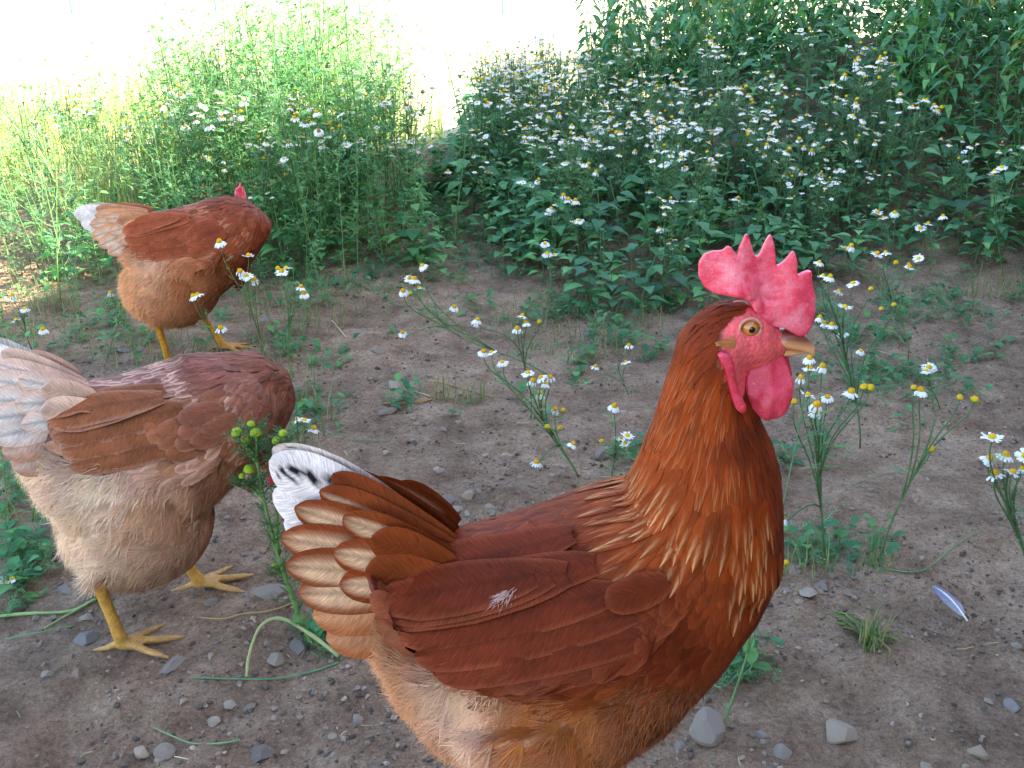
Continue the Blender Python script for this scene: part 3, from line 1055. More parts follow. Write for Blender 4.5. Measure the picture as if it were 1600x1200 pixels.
    for i, (a, b, wd, cf, y0, y1) in enumerate(tails):
        for sgn in (-1, 1):
            pa, pb = L(*a), L(*b)
            if sgn > 0:
                pb = pb + Vector((R.uniform(-.006, .008), 0, R.uniform(-.006, .004)))
            pa.y, pb.y = sgn * y0 * ty, sgn * (y1 * ty)
            big('tail_feather', pa, pb, wd, cf, Vector((-.1, sgn * 1.0, .35 if i < 5 else .15)), bow=.05, camb=.035, jag=.008, shape='tail', nc=15 if i == 0 else 9)
    # folded flight feathers along the lower and rear edge of each wing
    dk = pal['wing']
    def conf_line(x, z, sgn, x2, z2, ln, n=12):
        st = TM @ Vector((x, sgn * .25, z)); en = TM @ Vector((x2, sgn * .25, z2))
        loc, nor, _, _ = bvh.ray_cast(st, TM.to_3x3() @ Vector((0, -sgn, 0)), .3)
        if loc is None or loc.y * sgn < .01:
            loc, nor, _, _ = bvh.find_nearest(TM @ Vector((x, sgn * .07, z)))
        d = (en - st).normalized(); ds = ln / (n - 1)
        out, free = [], False
        for i in range(n):
            if not free:
                d = (d - nor * d.dot(nor)).normalized()
            out.append((loc.copy(), nor.copy(), d.copy()))
            nx = loc + d * ds
            if not free:
                r = bvh.find_nearest(nx)
                if r[1].dot(d) > .30 or (r[0] - nx).length > .012:
                    free = True
                else:
                    loc, nor = r[0], (r[1] * .5 + nor * .5).normalized()
                    continue
            loc = nx
        return out
    wingf = [((1010, 985), (690, 1040), .030), ((990, 965), (655, 1034), .034), ((960, 950), (622, 1020), .038), ((935, 930), (598, 1002), .041),
             ((905, 915), (578, 982), .043), ((875, 900), (562, 958), .045), ((845, 888), (550, 930), .046), ((815, 880), (552, 900), .044)]
    SHAPES['_w'] = [(0, .4), (.1, .62), (.22, .8), (.36, .92), (.5, 1), (.64, 1), (.76, .97), (.85, .88), (.92, .72), (.97, .46), (1, .15)]
    for i, (a, b, wd) in enumerate(wingf):
        for sgn in (-1, 1):
            if sgn > 0 and i > 4: continue
            if i < 2 and pose.get('wingdrop'): continue
            pa, pb = LS(*a), LS(*b)
            if sgn > 0: pa.z -= .03; pb.z -= .035
            wdz = pose.get('wingdrop', 0) * (1 - i / 9)
            pa.z -= wdz; pb.z -= wdz * .9
            ln = (pb - pa).length * R.uniform(.97, 1.03)
            line = conf_line(pa.x, pa.z, sgn, pb.x, pb.z, ln)
            if sgn > 0 and max(q_[0].z for q_ in line) > .30: continue
            kk = R.uniform(.85, 1.12)
            def cf(u, t, kk=kk):
                c_ = mixc(mulc(dk, .82 * kk), mulc(dk, 1.12 * kk), t)
                if abs(u) < .05: return mulc(c_, .8)
                return mixc(c_, pal['lace'], max(0, abs(u) - .75) * .9 + max(0, t - .93) * 3)
            fb = Batch()
            grow_feather(fb, line, ln, wd, '_w', cf, R, lift=.012, h0=.0022 + .0007 * i, ncol=9, camber=.05, jag=.015)
            fb.build('wing_feather', M['feather'], root)
    # coverts that hide the quills of the flight feathers
    cv = Batch()
    for row in range(4):
        for k in range(11):
            t = k / 10
            for sgn in (-1, 1):
                px = 940 - 200 * t + row * 26 + R.uniform(-8, 8) - 40
                py = 995 - 135 * t - row * 14 + R.uniform(-6, 6)
                if sgn > 0: py += 75
                py += pose.get('wingdrop', 0) * 1100 * (1 - t * .5)
                p0 = LS(px + 70, py - 25); p1 = LS(px - 30, py + 6 + 10 * (1 - t))
                ln = R.uniform(.044, .056)
                line = conf_line(p0.x, p0.z, sgn, p1.x, p1.z, ln, 7)
                if line[0][1].z > .62 or line[3][1].z > .7 or (sgn > 0 and max(q_[0].z for q_ in line) > .30): continue
                base = mulc(mixc(dk, pal['should'], row / 4), R.uniform(.82, 1.18)); edge = mixc(base, pal['lace'], .35 * R.random())
                grow_feather(cv, line, ln, R.uniform(.022, .028), 'round', lambda u, t_, b_=base, e_=edge: mixc(b_, e_, max(0, max(abs(u) - .6, t_ - .82) * 2)),
                             R, lift=.05, h0=.0030 + .0007 * row, ncol=7, camber=.06, jag=.05)
    o_ = cv.build('wing_coverts', M['feather'], root); o_['kind'] = 'stuff'
    if hires:                                        # the little white tuft showing on its back
        tf = Batch()
        for k in range(170):
            q = LS(748 + R.gauss(0, 6), 828 + R.gauss(0, 14))
            hit = bvh.find_nearest(Vector((q.x, -.10, q.z)))
            n0 = hit[1]; d0 = Vector((-.35 + R.uniform(-.5, .5), 0, -.8 + R.uniform(-.4, .4))); d0 = (d0 - n0 * d0.dot(n0)).normalized()
            sd = d0.cross(n0); ll = R.uniform(.005, .012); st = hit[0] + n0 * .007
            e_ = st + d0 * ll + n0 * ll * R.uniform(.0, .5)
            i0 = len(tf.v)
            tf.v += [st - sd * .0004, st + sd * .0004, e_]; tf.c += [S(176, 116, 90)] * 2 + [S(224, 194, 178)]; tf.uv += [(0, 0)] * 3; tf.f.append((i0, i0 + 1, i0 + 2))
        o_ = tf.build('white_tuft', M['fluff'], root); o_['kind'] = 'stuff'
    # ---- comb, wattles, ear lobes, beak, eyes
    def head_part(nm, me_, mat, parent=root):
        me_.transform(HM)
        return obj(nm, me_, mat, parent)
    if pose.get('face', True):
        vx = .0011 if hires else .002
        cc_ = Vector((650, 420)); cme = slab([L(*zq(Vector(q) + (Vector(q) - cc_).normalized() * 10)) for q in COMB], .0075, voxel=vx, smooth=5)
        cpts = np.empty(len(cme.vertices) * 3, np.float32); cme.vertices.foreach_get('co', cpts); cpts = cpts.reshape(-1, 3)
        zb, zt_ = L(1190, 520).z, L(1190, 365).z
        tt = np.clip((cpts[:, 2] - zb) / (zt_ - zb), 0, 1)
        cpts[:, 1] = cpts[:, 1] * (1.5 - 1.05 * tt) - .004 * tt + .0022 * np.sin(cpts[:, 0] * 150)
        xf = L(1240, 520).x
        fat = np.exp(-(((cpts[:, 0] - L(1215, 0).x) / .018) ** 2 + ((cpts[:, 2] - L(0, 478).z) / .022) ** 2))
        cpts[:, 1] *= 1 + 1.1 * fat
        wr = (vnoise(cpts[:, 0] * 260 + cpts[:, 2] * 120, cpts[:, 2] * 300, 5) - .5) * fat * .0035
        cpts[:, 1] += np.sign(cpts[:, 1]) * wr
        cme.vertices.foreach_set('co', cpts.ravel())
        head_part('comb', cme, M['comb'])
        for sgn in (-1, 1):
            wme = slab([L(*zq(q)) for q in WATTLE], .007, voxel=vx, smooth=8)
            q3 = np.empty(len(wme.vertices) * 3, np.float32); wme.vertices.foreach_get('co', q3); q3 = q3.reshape(-1, 3)
            zt2, zb2 = L(0, 545).z, L(0, 640).z
            tt = np.clip((zt2 - q3[:, 2]) / (zt2 - zb2), 0, 1)
            cx = L(1193, 600).x
            q3[:, 1] = q3[:, 1] * (.7 + .8 * np.sin(tt * 2.6)) + sgn * (.008 + .010 * np.sin(tt * 2.2)) + sgn * (-.25 * np.abs(q3[:, 0] - cx) - .0)
            q3[:, 1] += .0030 * (vnoise(q3[:, 0] * 150, q3[:, 2] * 110, 8) - .5)
            if sgn > 0:
                q3[:, 0] += .006; q3[:, 2] -= .003
            wme.vertices.foreach_set('co', q3.ravel())
            head_part('wattle', wme, M['wattle'])
            eme = slab([L(*zq(q)) for q in EARLOBE], .006, voxel=vx, smooth=6)
            q3 = np.empty(len(eme.vertices) * 3, np.float32); eme.vertices.foreach_get('co', q3); q3 = q3.reshape(-1, 3)
            q3[:, 1] = q3[:, 1] + sgn * (.0275 + .08 * np.clip(L(0, 560).z - q3[:, 2], -.01, .06))
            eme.vertices.foreach_set('co', q3.ravel())
            head_part('ear_lobe', eme, M['wattle'])
            # tuft over the ear
            tb = Batch()
            for k in range(16):
                a0 = L(1134 + R.uniform(-5, 6), 517 + R.uniform(-6, 8)); a0.y = sgn * .0225
                b0 = L(1104 + R.uniform(-1, 16), 512 + R.uniform(-2, 6)); b0.y = sgn * .0275
                d = (b0 - a0); ln = d.length; d.normalize()
                nr = Vector((0, sgn, .1)); nr = (nr - d * nr.dot(d)).normalized()
                line = [(a0 + d * ln * t, nr, d) for t in (0, .33, .66, 1)]
                cbase = mulc(S(200, 128, 78), R.uniform(.75, 1.15))
                grow_feather(tb, line, ln, .0036, 'point', lambda u, t, c=cbase: c, R, lift=R.uniform(0, .15), ncol=3)
            tb.v = [HM @ v for v in tb.v]
            o_ = tb.build('ear_tuft', M['feather'], root); o_['kind'] = 'stuff'
            # eye
            ec = L(1163, 499); ec.y = sgn * .0150
            bm = bmesh.new()
            bmesh.ops.create_uvsphere(bm, u_segments=32, v_segments=20, radius=.0062, matrix=Matrix.Rotation(math.radians(90), 4, 'X'))
            eme = bpy.data.meshes.new('eye'); bm.to_mesh(eme); bm.free()
            cols = []
            for v in eme.vertices:
                rr = math.hypot(v.co.x, v.co.z) / .0062
                cols.append(mixc(S(196, 122, 48), S(120, 58, 22), max(0, (rr - .45) * 2)) if v.co.y * sgn > 0 else S(190, 110, 80))
            ca = eme.color_attributes.new('Col', 'FLOAT_COLOR', 'POINT')
            ca.data.foreach_set('color', [x for c_ in cols for x in (*c_, 1)])
            eme.polygons.foreach_set('use_smooth', [True] * len(eme.polygons))
            eme.transform(Matrix.Translation(ec))
            eye = head_part('eye', eme, M['eye'])
            bm = bmesh.new()
            bmesh.ops.create_uvsphere(bm, u_segments=20, v_segments=12, radius=1.0)
            pme = bpy.data.meshes.new('pupil'); bm.to_mesh(pme); bm.free()
            pme.transform(Matrix.Translation(ec + Vector((.0002, sgn * .0052, 0))) @ Matrix.Diagonal((.0025, .0012, .0025, 1)))
            pme.polygons.foreach_set('use_smooth', [True] * len(pme.polygons))
            head_part('pupil', pme, M['pupil'], eye)
            # eyelid ring
            pts = [ec + Vector((math.cos(t) * .0070, sgn * (.0025 - .0004 * math.cos(t)), math.sin(t) * .0064)) for t in np.linspace(0, 2 * math.pi, 29)]
            v_, f_ = tube(pts, [.0012] * 29, 8)
            lme = mesh_np('eyelid', v_, f_, [S(206, 128, 104)] * len(v_))
            head_part('eyelid', lme, M['skin'], eye)
        # beak: upper and lower mandible
        def beak(nm, st, colf):
            rings = []
            for (a, b, w_) in st:
                pa, pb = L(*zq(a)), L(*zq(b))
                rings.append(((pa + pb) * .5, (pa - pb) * .5, w_, 0))
            v_, f_ = loft(rings, 20, 2.2)
            cl_ = [colf(v) for v in v_]
            me_ = mesh_np(nm, v_, f_, cl_)
            return head_part(nm, me_, M['horn'])
        tan_, dkb = S(228, 164, 112), S(120, 56, 42)
        zt0 = L(*zq((860, 690))).z; x0b, x1b = L(*zq((740, 0))).x, L(*zq((900, 0))).x
        def cu(v):
            t = (v.z - zt0) / .005 + (v.x - x0b) / (x1b - x0b) * .9 - .55
            return mixc(tan_, dkb, min(1, max(0, t)))
        beak('upper_beak', [((720, 636), (720, 716), .0112), ((770, 630), (770, 726), .0104), ((815, 630), (815, 736), .0092), ((855, 642), (855, 746), .0075),
                            ((888, 664), (888, 756), .0058), ((915, 698), (915, 770), .0040), ((934, 732), (932, 778), .0020)], cu)
        beak('lower_beak', [((740, 716), (740, 768), .0080), ((785, 724), (785, 770), .0068), ((830, 734), (830, 766), .0052), ((865, 742), (865, 762), .0034),
                            ((885, 748), (885, 758), .0016)], lambda v: mulc(tan_, .8))
    print(name, 'feathers', nfea, 'body verts', nvn)
    return root

PAL1 = dict(crown=S(112, 40, 14), neck=S(140, 54, 12), neckf=S(104, 36, 12), hack=S(140, 56, 14), hackb=S(128, 56, 24), streak=S(232, 176, 118),
            breast=S(88, 30, 6), should=S(100, 36, 10), back=S(110, 42, 20), saddle=S(112, 44, 22), wing=S(100, 37, 14),
            belly=S(196, 112, 54), bellyf=S(146, 70, 24), pale=S(250, 206, 172), rump=S(232, 166, 114), rumpc=S(178, 104, 62), lace=S(170, 90, 54),
            flufftip=S(240, 196, 160), leg=S(196, 132, 36), tailbrown=S(128, 56, 22), tailcream=S(216, 166, 126), tailwhite=S(226, 206, 194))
lg = lambda x, y, hx, fx, yw=0.0, z=.010: dict(pts=[(x, y, .22), (x + .015, y * 1.15, .165), (hx, y * 1.1, .105), (fx, y * 1.1, z)], yaw=yw)
POSE1 = dict(hires=True, legs=[lg(-.02, -.045, -.055, -.035, .1), lg(.0, .045, -.03, .03, 0)])

HIP = Matrix.Translation((0, 0, .2))
HPIV = L(1106, 548)
def headpose(at, yaw, nose_down):
    return Matrix.Translation(at) @ RotZ(yaw) @ RotY(nose_down) @ Matrix.Translation(-HPIV)
PAL2 = dict(PAL1, neck=S(116, 62, 42), neckf=S(106, 54, 38), hack=S(120, 66, 50), hackb=S(122, 70, 56), streakamt=.25, breast=S(112, 58, 36), crown=S(106, 54, 38),
            should=S(122, 70, 52), back=S(114, 66, 56), saddle=S(146, 90, 66), wing=S(140, 82, 50), belly=S(246, 196, 154), bellyf=S(176, 114, 76),
            pale=S(255, 230, 200), rump=S(255, 220, 184), rumpc=S(176, 112, 74), lace=S(212, 164, 138), laceamt=1.2, flufftip=S(246, 214, 190),
            tailbrown=S(230, 190, 164), tailcream=S(246, 228, 214), tailwhite=S(244, 234, 228), leg=S(206, 150, 64))
PAL3 = dict(PAL1, neck=S(112, 48, 28), neckf=S(104, 42, 24), hack=S(114, 48, 28), hackb=S(118, 52, 32), streakamt=.2, crown=S(104, 44, 30),
            breast=S(112, 44, 20), should=S(126, 56, 34), back=S(116, 50, 30), saddle=S(140, 68, 42), wing=S(150, 72, 40), belly=S(226, 146, 90),
            bellyf=S(160, 80, 38), pale=S(248, 200, 160), rump=S(242, 178, 124), rumpc=S(186, 110, 68), lace=S(196, 124, 86), laceamt=.9, flufftip=S(240, 196, 156),
            tailbrown=S(208, 142, 100), tailcream=S(234, 194, 162), tailwhite=S(232, 214, 198), leg=S(206, 136, 24))
POSE2 = dict(wingdrop=.040, ball=((.012, 0, .150), (.092, .098, .088)), fat=1.12, tail=-14, taily=1.5, torso=HIP @ RotY(17) @ HIP.inverted(), head=headpose((.205, .125, .13), 60, 55),
             neck=[((.10, 0, .25), (-.02, 0, .095), .075), ((.15, 0, .245), (.03, 0, .08), .066), ((.18, 0, .225), (.045, 0, .06), .054),
                   ((.20, 0, .195), (.045, 0, .040), .042), ((.205, 0, .165), (.04, 0, .025), .032)],
             neck_y=[0, .01, .035, .065, .095],
             legs=[dict(pts=[(-.02, -.05, .22), (.0, -.058, .17), (-.075, -.062, .125), (-.058, -.060, .012)], yaw=-.25),
                   dict(pts=[(.02, .045, .22), (.05, .04, .16), (.03, .02, .10), (.066, .012, .012)], yaw=-.15)])
POSE3 = dict(wingdrop=.050, ball=((-.035, 0, .165), (.100, .094, .085)), fat=1.08, tail=-34, taily=1.3, torso=HIP @ RotY(8) @ HIP.inverted(), head=headpose((.112, .122, .278), 78, 8),
             neck=[((.085, 0, .235), (-.01, 0, .085), .078), ((.120, 0, .238), (-.005, 0, .064), .066), ((.126, 0, .240), (.0, 0, .048), .054),
                   ((.116, 0, .240), (.005, 0, .038), .042), ((.108, 0, .240), (.005, 0, .030), .032)],
             neck_y=[0, .02, .05, .08, .10],
             legs=[dict(pts=[(-.04, -.045, .22), (-.02, -.05, .17), (-.075, -.045, .11), (-.062, -.04, .012)], yaw=-.1),
                   dict(pts=[(.0, .045, .22), (.02, .045, .16), (.0, .035, .11), (.052, .03, .012)], yaw=-.2)])
h1 = hen('hen', 'rust-brown hen in side view with an upright red comb, head raised beside the chamomile', HLOC, 0.0, PAL1, POSE1, 11)
h2 = hen('hen', 'pale-tailed brown hen walking away with head hidden, its fluffy rear turned this way', (-.425, .95, 0), math.radians(36), PAL2, POSE2, 12, 1.25, scale=.9)
h3 = hen('hen', 'brown hen with peach tail feeding among flowering weeds, only its comb tip showing', (-.62, 1.78, 0), math.radians(15), PAL3, POSE3, 13, 1.5, scale=.9)
def far_hen():
    g = lambda x, y, hx, fx: dict(pts=[(x, y, .22), (x + .015, y * 1.15, .165), (hx, y * 1.1, .105), (fx, y * 1.1, .01)], yaw=0)
    P4 = dict(PAL3)
    return hen('hen', 'small distant orange hen standing in the sun beyond the tall weeds', (3.62, 9.0, tz(3.62, 9.0)), 0.12, P4,
               dict(legs=[g(-.02, -.045, -.055, -.035), g(.0, .045, -.03, .03)]), 14, 3.0)
h4 = far_hen()
# ================================================================== plants
def mat_leaf(name, trans=0.3, rough=0.55, spec=0.3, vary=0.35):
    m, nt, b = new_mat(name)
    oi = nt.nodes.new('ShaderNodeObjectInfo')
    c = attr(nt)
    rr = ramp(nt, oi.outputs['Random'], [(0.0, (1 - vary, 1 - vary * .8, 1 - vary * .5)), (0.5, (1, 1, 1)), (1.0, (1 + vary * .9, 1 + vary * .6, 1 + vary * .1))])
    c = mix_rgb(nt, 1.0, c, rr, 'MULTIPLY')
    n1 = noise(nt, 55, 3)
    c = mix_rgb(nt, 1.0, c, ramp(nt, n1, [(0.3, (0.72,) * 3), (0.7, (1.2,) * 3)]), 'MULTIPLY')
    nt.links.new(c, b.inputs['Base Color'])
    b.inputs['Roughness'].default_value = rough
    b.inputs['Specular IOR Level'].default_value = spec
    tr = nt.nodes.new('ShaderNodeBsdfTranslucent')
    c2 = mix_rgb(nt, 1.0, c, (1.3, 1.35, 0.75), 'MULTIPLY')
    nt.links.new(c2, tr.inputs['Color'])
    mx = nt.nodes.new('ShaderNodeMixShader')
    mx.inputs[0].default_value = trans
    nt.links.new(b.outputs[0], mx.inputs[1]); nt.links.new(tr.outputs[0], mx.inputs[2])
    nt.links.new(mx.outputs[0], nt.nodes['Material Output'].inputs['Surface'])
    return m
M['leaf'] = mat_leaf('nettle_leaf')
M['thread'] = mat_leaf('thread_leaf', .42, .6, .2)
M['stem'] = mat_leaf('green_stem', .05, .5, .3, .25)
M['petal'] = mat_attr('petal', .6, .2)
M['disc'] = mat_attr('flower_disc', .8, .1)
M['straw'] = mat_attr('dry_straw', .7, .2)

GREEN_N = [S(82, 134, 86), S(96, 150, 96), S(72, 122, 82), S(106, 158, 90)]
GREEN_T = [S(114, 158, 112), S(138, 172, 124), S(104, 148, 114)]
STEMC = S(88, 116, 70)

class PB:                        # small mesh collector with colours
    def __init__(s): s.v, s.f, s.c = [], [], []
    def add(s, v, f, c):
        o = len(s.v)
        s.v += [tuple(q) for q in v]; s.f += [tuple(i + o for i in q) for q in f]
        s.c += c if isinstance(c, list) else [c] * len(v)
    def mesh(s, name, mat, smooth=True):
        me = mesh_np(name, s.v, s.f, s.c, smooth=smooth)
        me.materials.append(mat)
        return me

def frame(d, up=Vector((0, 0, 1))):
    d = d.normalized()
    s = d.cross(up)
    if s.length < 1e-4: s = Vector((1, 0, 0))
    s.normalize()
    return d, s, s.cross(d)

def leaf_vf(base, d, up, Ln, Wd, teeth=True, droop=.25, fold=.25, rows=7, R=rng):
    d, s, n = frame(d, up)
    v, f = [], []
    prof = [.0, .62, .95, 1.0, .84, .60, .32, .0] if rows == 7 else [0, .8, 1.0, .7, 0]
    m = len(prof)
    for i, w in enumerate(prof):
        t = i / (m - 1)
        ww = Wd * .5 * w * (1 + (R.uniform(-.12, .12) if teeth and 0 < i < m - 1 else 0))
        c = base + d * Ln * t - Vector((0, 0, 1)) * (droop * Ln * t * t) 
        tt = .5 if (teeth and i % 2) else 0
        v += [c - s * ww + n * (fold * ww) - d * (tt * Ln * .04), c, c + s * ww + n * (fold * ww) - d * (tt * Ln * .04)]
    for i in range(m - 1):
        a = i * 3
        f += [(a, a + 1, a + 4, a + 3), (a + 1, a + 2, a + 5, a + 4)]
    return v, f

def stem_pts(a, b, bend, n=7, up=.35):
    """curve from a to b that starts along bend and ends rising"""
    c1 = a + bend
    c2 = b - Vector((0, 0, 1)) * (b - a).length * up
    out = []
    for i in range(n):
        t = i / (n - 1)
        out.append(a * (1 - t) ** 3 + c1 * 3 * t * (1 - t) ** 2 + c2 * 3 * t * t * (1 - t) + b * t ** 3)
    return out

# ---------------------------------------------------------------- flower heads
def disc_mesh(kind, R):
    pb = PB()
    h, r = {'small': (.0028, .0040), 'brown': (.0050, .0046), 'dome': (.0050, .0048), 'cone': (.0068, .0052), 'bud': (.0062, .0056), 'green': (.0064, .0060)}[kind]
    col = {'small': S(214, 164, 44), 'brown': S(150, 112, 52), 'dome': S(222, 176, 32), 'cone': S(214, 160, 30), 'bud': S(206, 166, 40), 'green': S(150, 168, 48)}[kind]
    rows, seg = 6, 12
    v = []
    for i in range(rows):
        t = i / (rows - 1) * math.pi * .5
        for k in range(seg):
            a = 2 * math.pi * (k + .5 * (i % 2)) / seg
            j = 1 + R.uniform(-.07, .07)
            v.append((math.cos(a) * math.cos(t) * r * j, math.sin(a) * math.cos(t) * r * j, math.sin(t) * h * j))
    f = [(i * seg + k, i * seg + (k + 1) % seg, (i + 1) * seg + (k + 1) % seg, (i + 1) * seg + k) for i in range(rows - 1) for k in range(seg)]
    cs = [mulc(col, R.uniform(.75, 1.15)) for _ in v]
    pb.add(v, f, cs)
    v = [(math.cos(2 * math.pi * k / 8) * r * q, math.sin(2 * math.pi * k / 8) * r * q, z) for q, z in ((1.02, .0003), (.8, -.0022), (.15, -.0034)) for k in range(8)]
    f = [(i * 8 + k, (i + 1) * 8 + k, (i + 1) * 8 + (k + 1) % 8, i * 8 + (k + 1) % 8) for i in range(2) for k in range(8)]
    pb.add(v, f, S(112, 146, 74))
    return pb.mesh('flower_disc', M['disc'])
def petal_mesh(n, droop, R, miss=0.0):
    pb = PB()
    for k in range(n):
        if R.random() < miss: continue
        a = 2 * math.pi * k / n + R.uniform(-.1, .1)
        d = Vector((math.cos(a), math.sin(a), 0)); s = Vector((-d.y, d.x, 0))
        Lp, Wp = .0095 * R.uniform(.85, 1.1), .0038 * R.uniform(.9, 1.15)
        dr = droop + R.uniform(-.18, .18)
        v = []
        for t, w in ((0, .55), (.35, .95), (.7, 1.0), (.93, .75)):
            ang = dr * (.4 + t)
            c = d * (.0040 + Lp * t * math.cos(ang * .8)) - Vector((0, 0, 1)) * (Lp * t * math.sin(ang))
            v += [c - s * Wp * w * .5, c + Vector((0, 0, .0004)), c + s * Wp * w * .5]
        f = []
        for i in range(3):
            q = i * 3
            f += [(q, q + 1, q + 4, q + 3), (q + 1, q + 2, q + 5, q + 4)]
        g = R.uniform(.86, 1.0)
        pb.add(v, f, (.82 * g, .80 * g, .73 * g))
    return pb.mesh('petals', M['petal'])
_R = random.Random(31)
DISCS = {k: [disc_mesh(k, _R) for _ in range(2)] for k in ('dome', 'cone', 'bud', 'green', 'small', 'brown')}
PETALS = [petal_mesh(15, -.05, _R), petal_mesh(16, .15, _R), petal_mesh(14, .35, _R), petal_mesh(15, .7, _R), petal_mesh(14, 1.05, _R, .15), petal_mesh(13, .5, _R, .25)]

def add_flower(root, p, kind, size, R, tilt=None, mass=False):
    """kind: 'open' flat daisy, 'droop' reflexed petals, 'bud' none, 'green' pineapple weed"""
    rx, ry = (R.gauss(0, .22), R.gauss(0, .22)) if tilt is None else tilt
    dk = 'green' if kind == 'green' else 'bud' if kind == 'bud' else R.choice(('dome', 'dome', 'cone')) if kind == 'open' else 'cone'
    if mass:
        if kind == 'open' and R.random() < .75: dk = 'small'
        elif kind == 'droop' and R.random() < .4: dk = 'brown'
    d = obj('flower_head', R.choice(DISCS[dk]), None, root, p, (rx, ry, R.uniform(0, 6.28)), size)
    if kind in ('open', 'droop'):
        pm = R.choice(PETALS[:3] if mass else PETALS[:4]) if kind == 'open' else R.choice(PETALS[3:])
        obj('petals', pm, None, d)
    return d

def thread_leaf(pb, base, d, Ln, R, col, w=.0007):
    d, s, n = frame(d)
    tip = base + d * Ln + Vector((0, 0, R.uniform(-.15, .2))) * Ln
    def strip(a, b, ww):
        q = (b - a)
        sd = q.cross(Vector((R.uniform(-.5, .5), R.uniform(-.5, .5), 1)))
        if sd.length < 1e-7: return
        sd.normalize()
        pb.add([a - sd * ww, a + sd * ww, b], [(0, 1, 2)], col)
    strip(base, tip, w)
    k = R.randint(4, 6)
    for i in range(k):
        t = .2 + .7 * i / k
        c = base.lerp(tip, t)
        for sg in (-1, 1):
            e = c + (d * .6 + s * sg * R.uniform(.7, 1.1) + n * R.uniform(-.3, .5)).normalized() * Ln * R.uniform(.25, .42) * (1.15 - t * .6)
            strip(c, e, w * .85)
            if R.random() < .5:
                m_ = c.lerp(e, .5)
                strip(m_, m_ + (e - c).normalized().lerp(d, .6) * Ln * .16, w * .8)

def chamomile(base, tips, R, label, group=None, leafy=1.0, thick=.0014, name='chamomile_plant', stemcol=None, green=None):
    """tips: list of (Vector, kind, size) in world space"""
    root = empty(name, base)
    tag(root, label, 'wildflower', group)
    thick *= .78
    sp, lp = PB(), PB()
    sc = stemcol or mulc(STEMC, R.uniform(.8, 1.15))
    loc = [(t - base, k, s) for t, k, s in tips]
    cen = sum((t for t, _, _ in loc), Vector()) / len(loc)
    lean = Vector((cen.x * .25 + R.uniform(-.02, .02), cen.y * .25, max(.02, cen.z * .45)))
    main = stem_pts(Vector((0, 0, -.01)), cen * .92, lean, 10)
    if len(loc) > 1:
        v, f = tube(main, list(np.linspace(thick * 1.25, thick * .8, 10)), 6); sp.add(v, f, sc)
    allp = list(main)
    for t, k, s in loc:
        i = R.randint(3, 7) if len(loc) > 1 else 0
        a = main[i]
        dirm = (main[min(9, i + 1)] - main[max(0, i - 1)]).normalized()
        q = stem_pts(a, t - Vector((0, 0, .002)), (dirm * .35 + (t - a).normalized() * .3) * (t - a).length, 8, .28)
        v, f = tube(q, list(np.linspace(thick * .85, thick * .55, 8)), 5); sp.add(v, f, sc)
        allp += q[1:6]
        add_flower(root, t, k, s, R)
    sme = sp.mesh('stem', M['stem']); obj('stem', sme, None, root)
    for p in allp:
        for _ in range(2 if R.random() < leafy else 1):
            if R.random() > leafy * .9: continue
            a = R.uniform(0, 6.28)
            thread_leaf(lp, p, Vector((math.cos(a), math.sin(a), R.uniform(.1, .8))), R.uniform(.014, .030), R, mulc(green or R.choice(GREEN_T), R.uniform(.8, 1.15)))
    if lp.v:
        o = obj('foliage', lp.mesh('foliage', M['thread']), None, root); o['kind'] = 'stuff'
    return root

def near(base_px, tips, label, seed, dy=0.0, spread=.03, leafy=.8, thick=.0014, size=1.0, base3=None):
    R = random.Random(seed)
    b = base3 or gr(*base_px)
    T = []
    for i, t in enumerate(tips):
        px, py, k = t[:3]
        yy = b.y + dy + (t[3] if len(t) > 3 else R.uniform(-spread, spread))
        T.append((pl(px, py, yy), {'o': 'open', 'd': 'droop', 'b': 'bud', 'g': 'green'}[k], size * .80 * R.uniform(.85, 1.15)))
    return chamomile(b, T, R, label, None, leafy, thick)

near((1612, 935), [(1550, 684, 'o'), (1545, 717, 'o'), (1571, 712, 'o'), (1555, 742, 'o'), (1581, 738, 'o'), (1602, 712, 'o'), (1598, 733, 'o')],
     'chamomile with a tight bunch of fresh daisies on one dark stem by the feather', 1, .0, .012, .35, .0021, 1.12)
near((1372, 888), [(1522, 625, 'b'), (1500, 621, 'b'), (1438, 611, 'd'), (1428, 607, 'b'), (1455, 702, 'b')],
     'sprawling V-branched chamomile with mostly petal-less yellow heads on bare dirt', 2, .02, .02, .25, .0019)
near((1290, 868), [(1240, 629, 'b'), (1262, 618, 'o'), (1293, 621, 'o'), (1276, 633, 'd'), (1273, 645, 'd'), (1265, 576, 'o'), (1285, 573, 'd'), (1251, 591, 'd'), (1330, 613, 'd'), (1360, 606, 'b'),
                   (1221, 810, 'o', -.05), (1350, 606, 'b')],
     'bushy many-stemmed chamomile beside the big hen\'s breast', 3, .0, .05, .7, .0017)
near((1345, 700), [(1280, 410, 'o'), (1286, 431, 'o'), (1297, 433, 'd'), (1333, 443, 'o'), (1310, 456, 'o'), (1361, 452, 'b'), (1397, 477, 'b'), (1320, 480, 'o'), (1281, 497, 'd'), (1288, 505, 'd'), (1300, 508, 'o'),
                   (1316, 521, 'o'), (1345, 548, 'o')],
     'tall chamomile column of daisies just past the big hen\'s beak', 4, .02, .08, 1.0, .0016)
near((1420, 560), [(1320, 388, 'o'), (1330, 385, 'd'), (1370, 397, 'o'), (1384, 395, 'o'), (1400, 411, 'b'), (1420, 414, 'd'), (1435, 404, 'o'), (1421, 418, 'o'), (1377, 483, 'b')],
     'chamomile with a ragged row of daisies above the dirt strip by the nettles', 5, .03, .08, .9, .0015, 1.15)
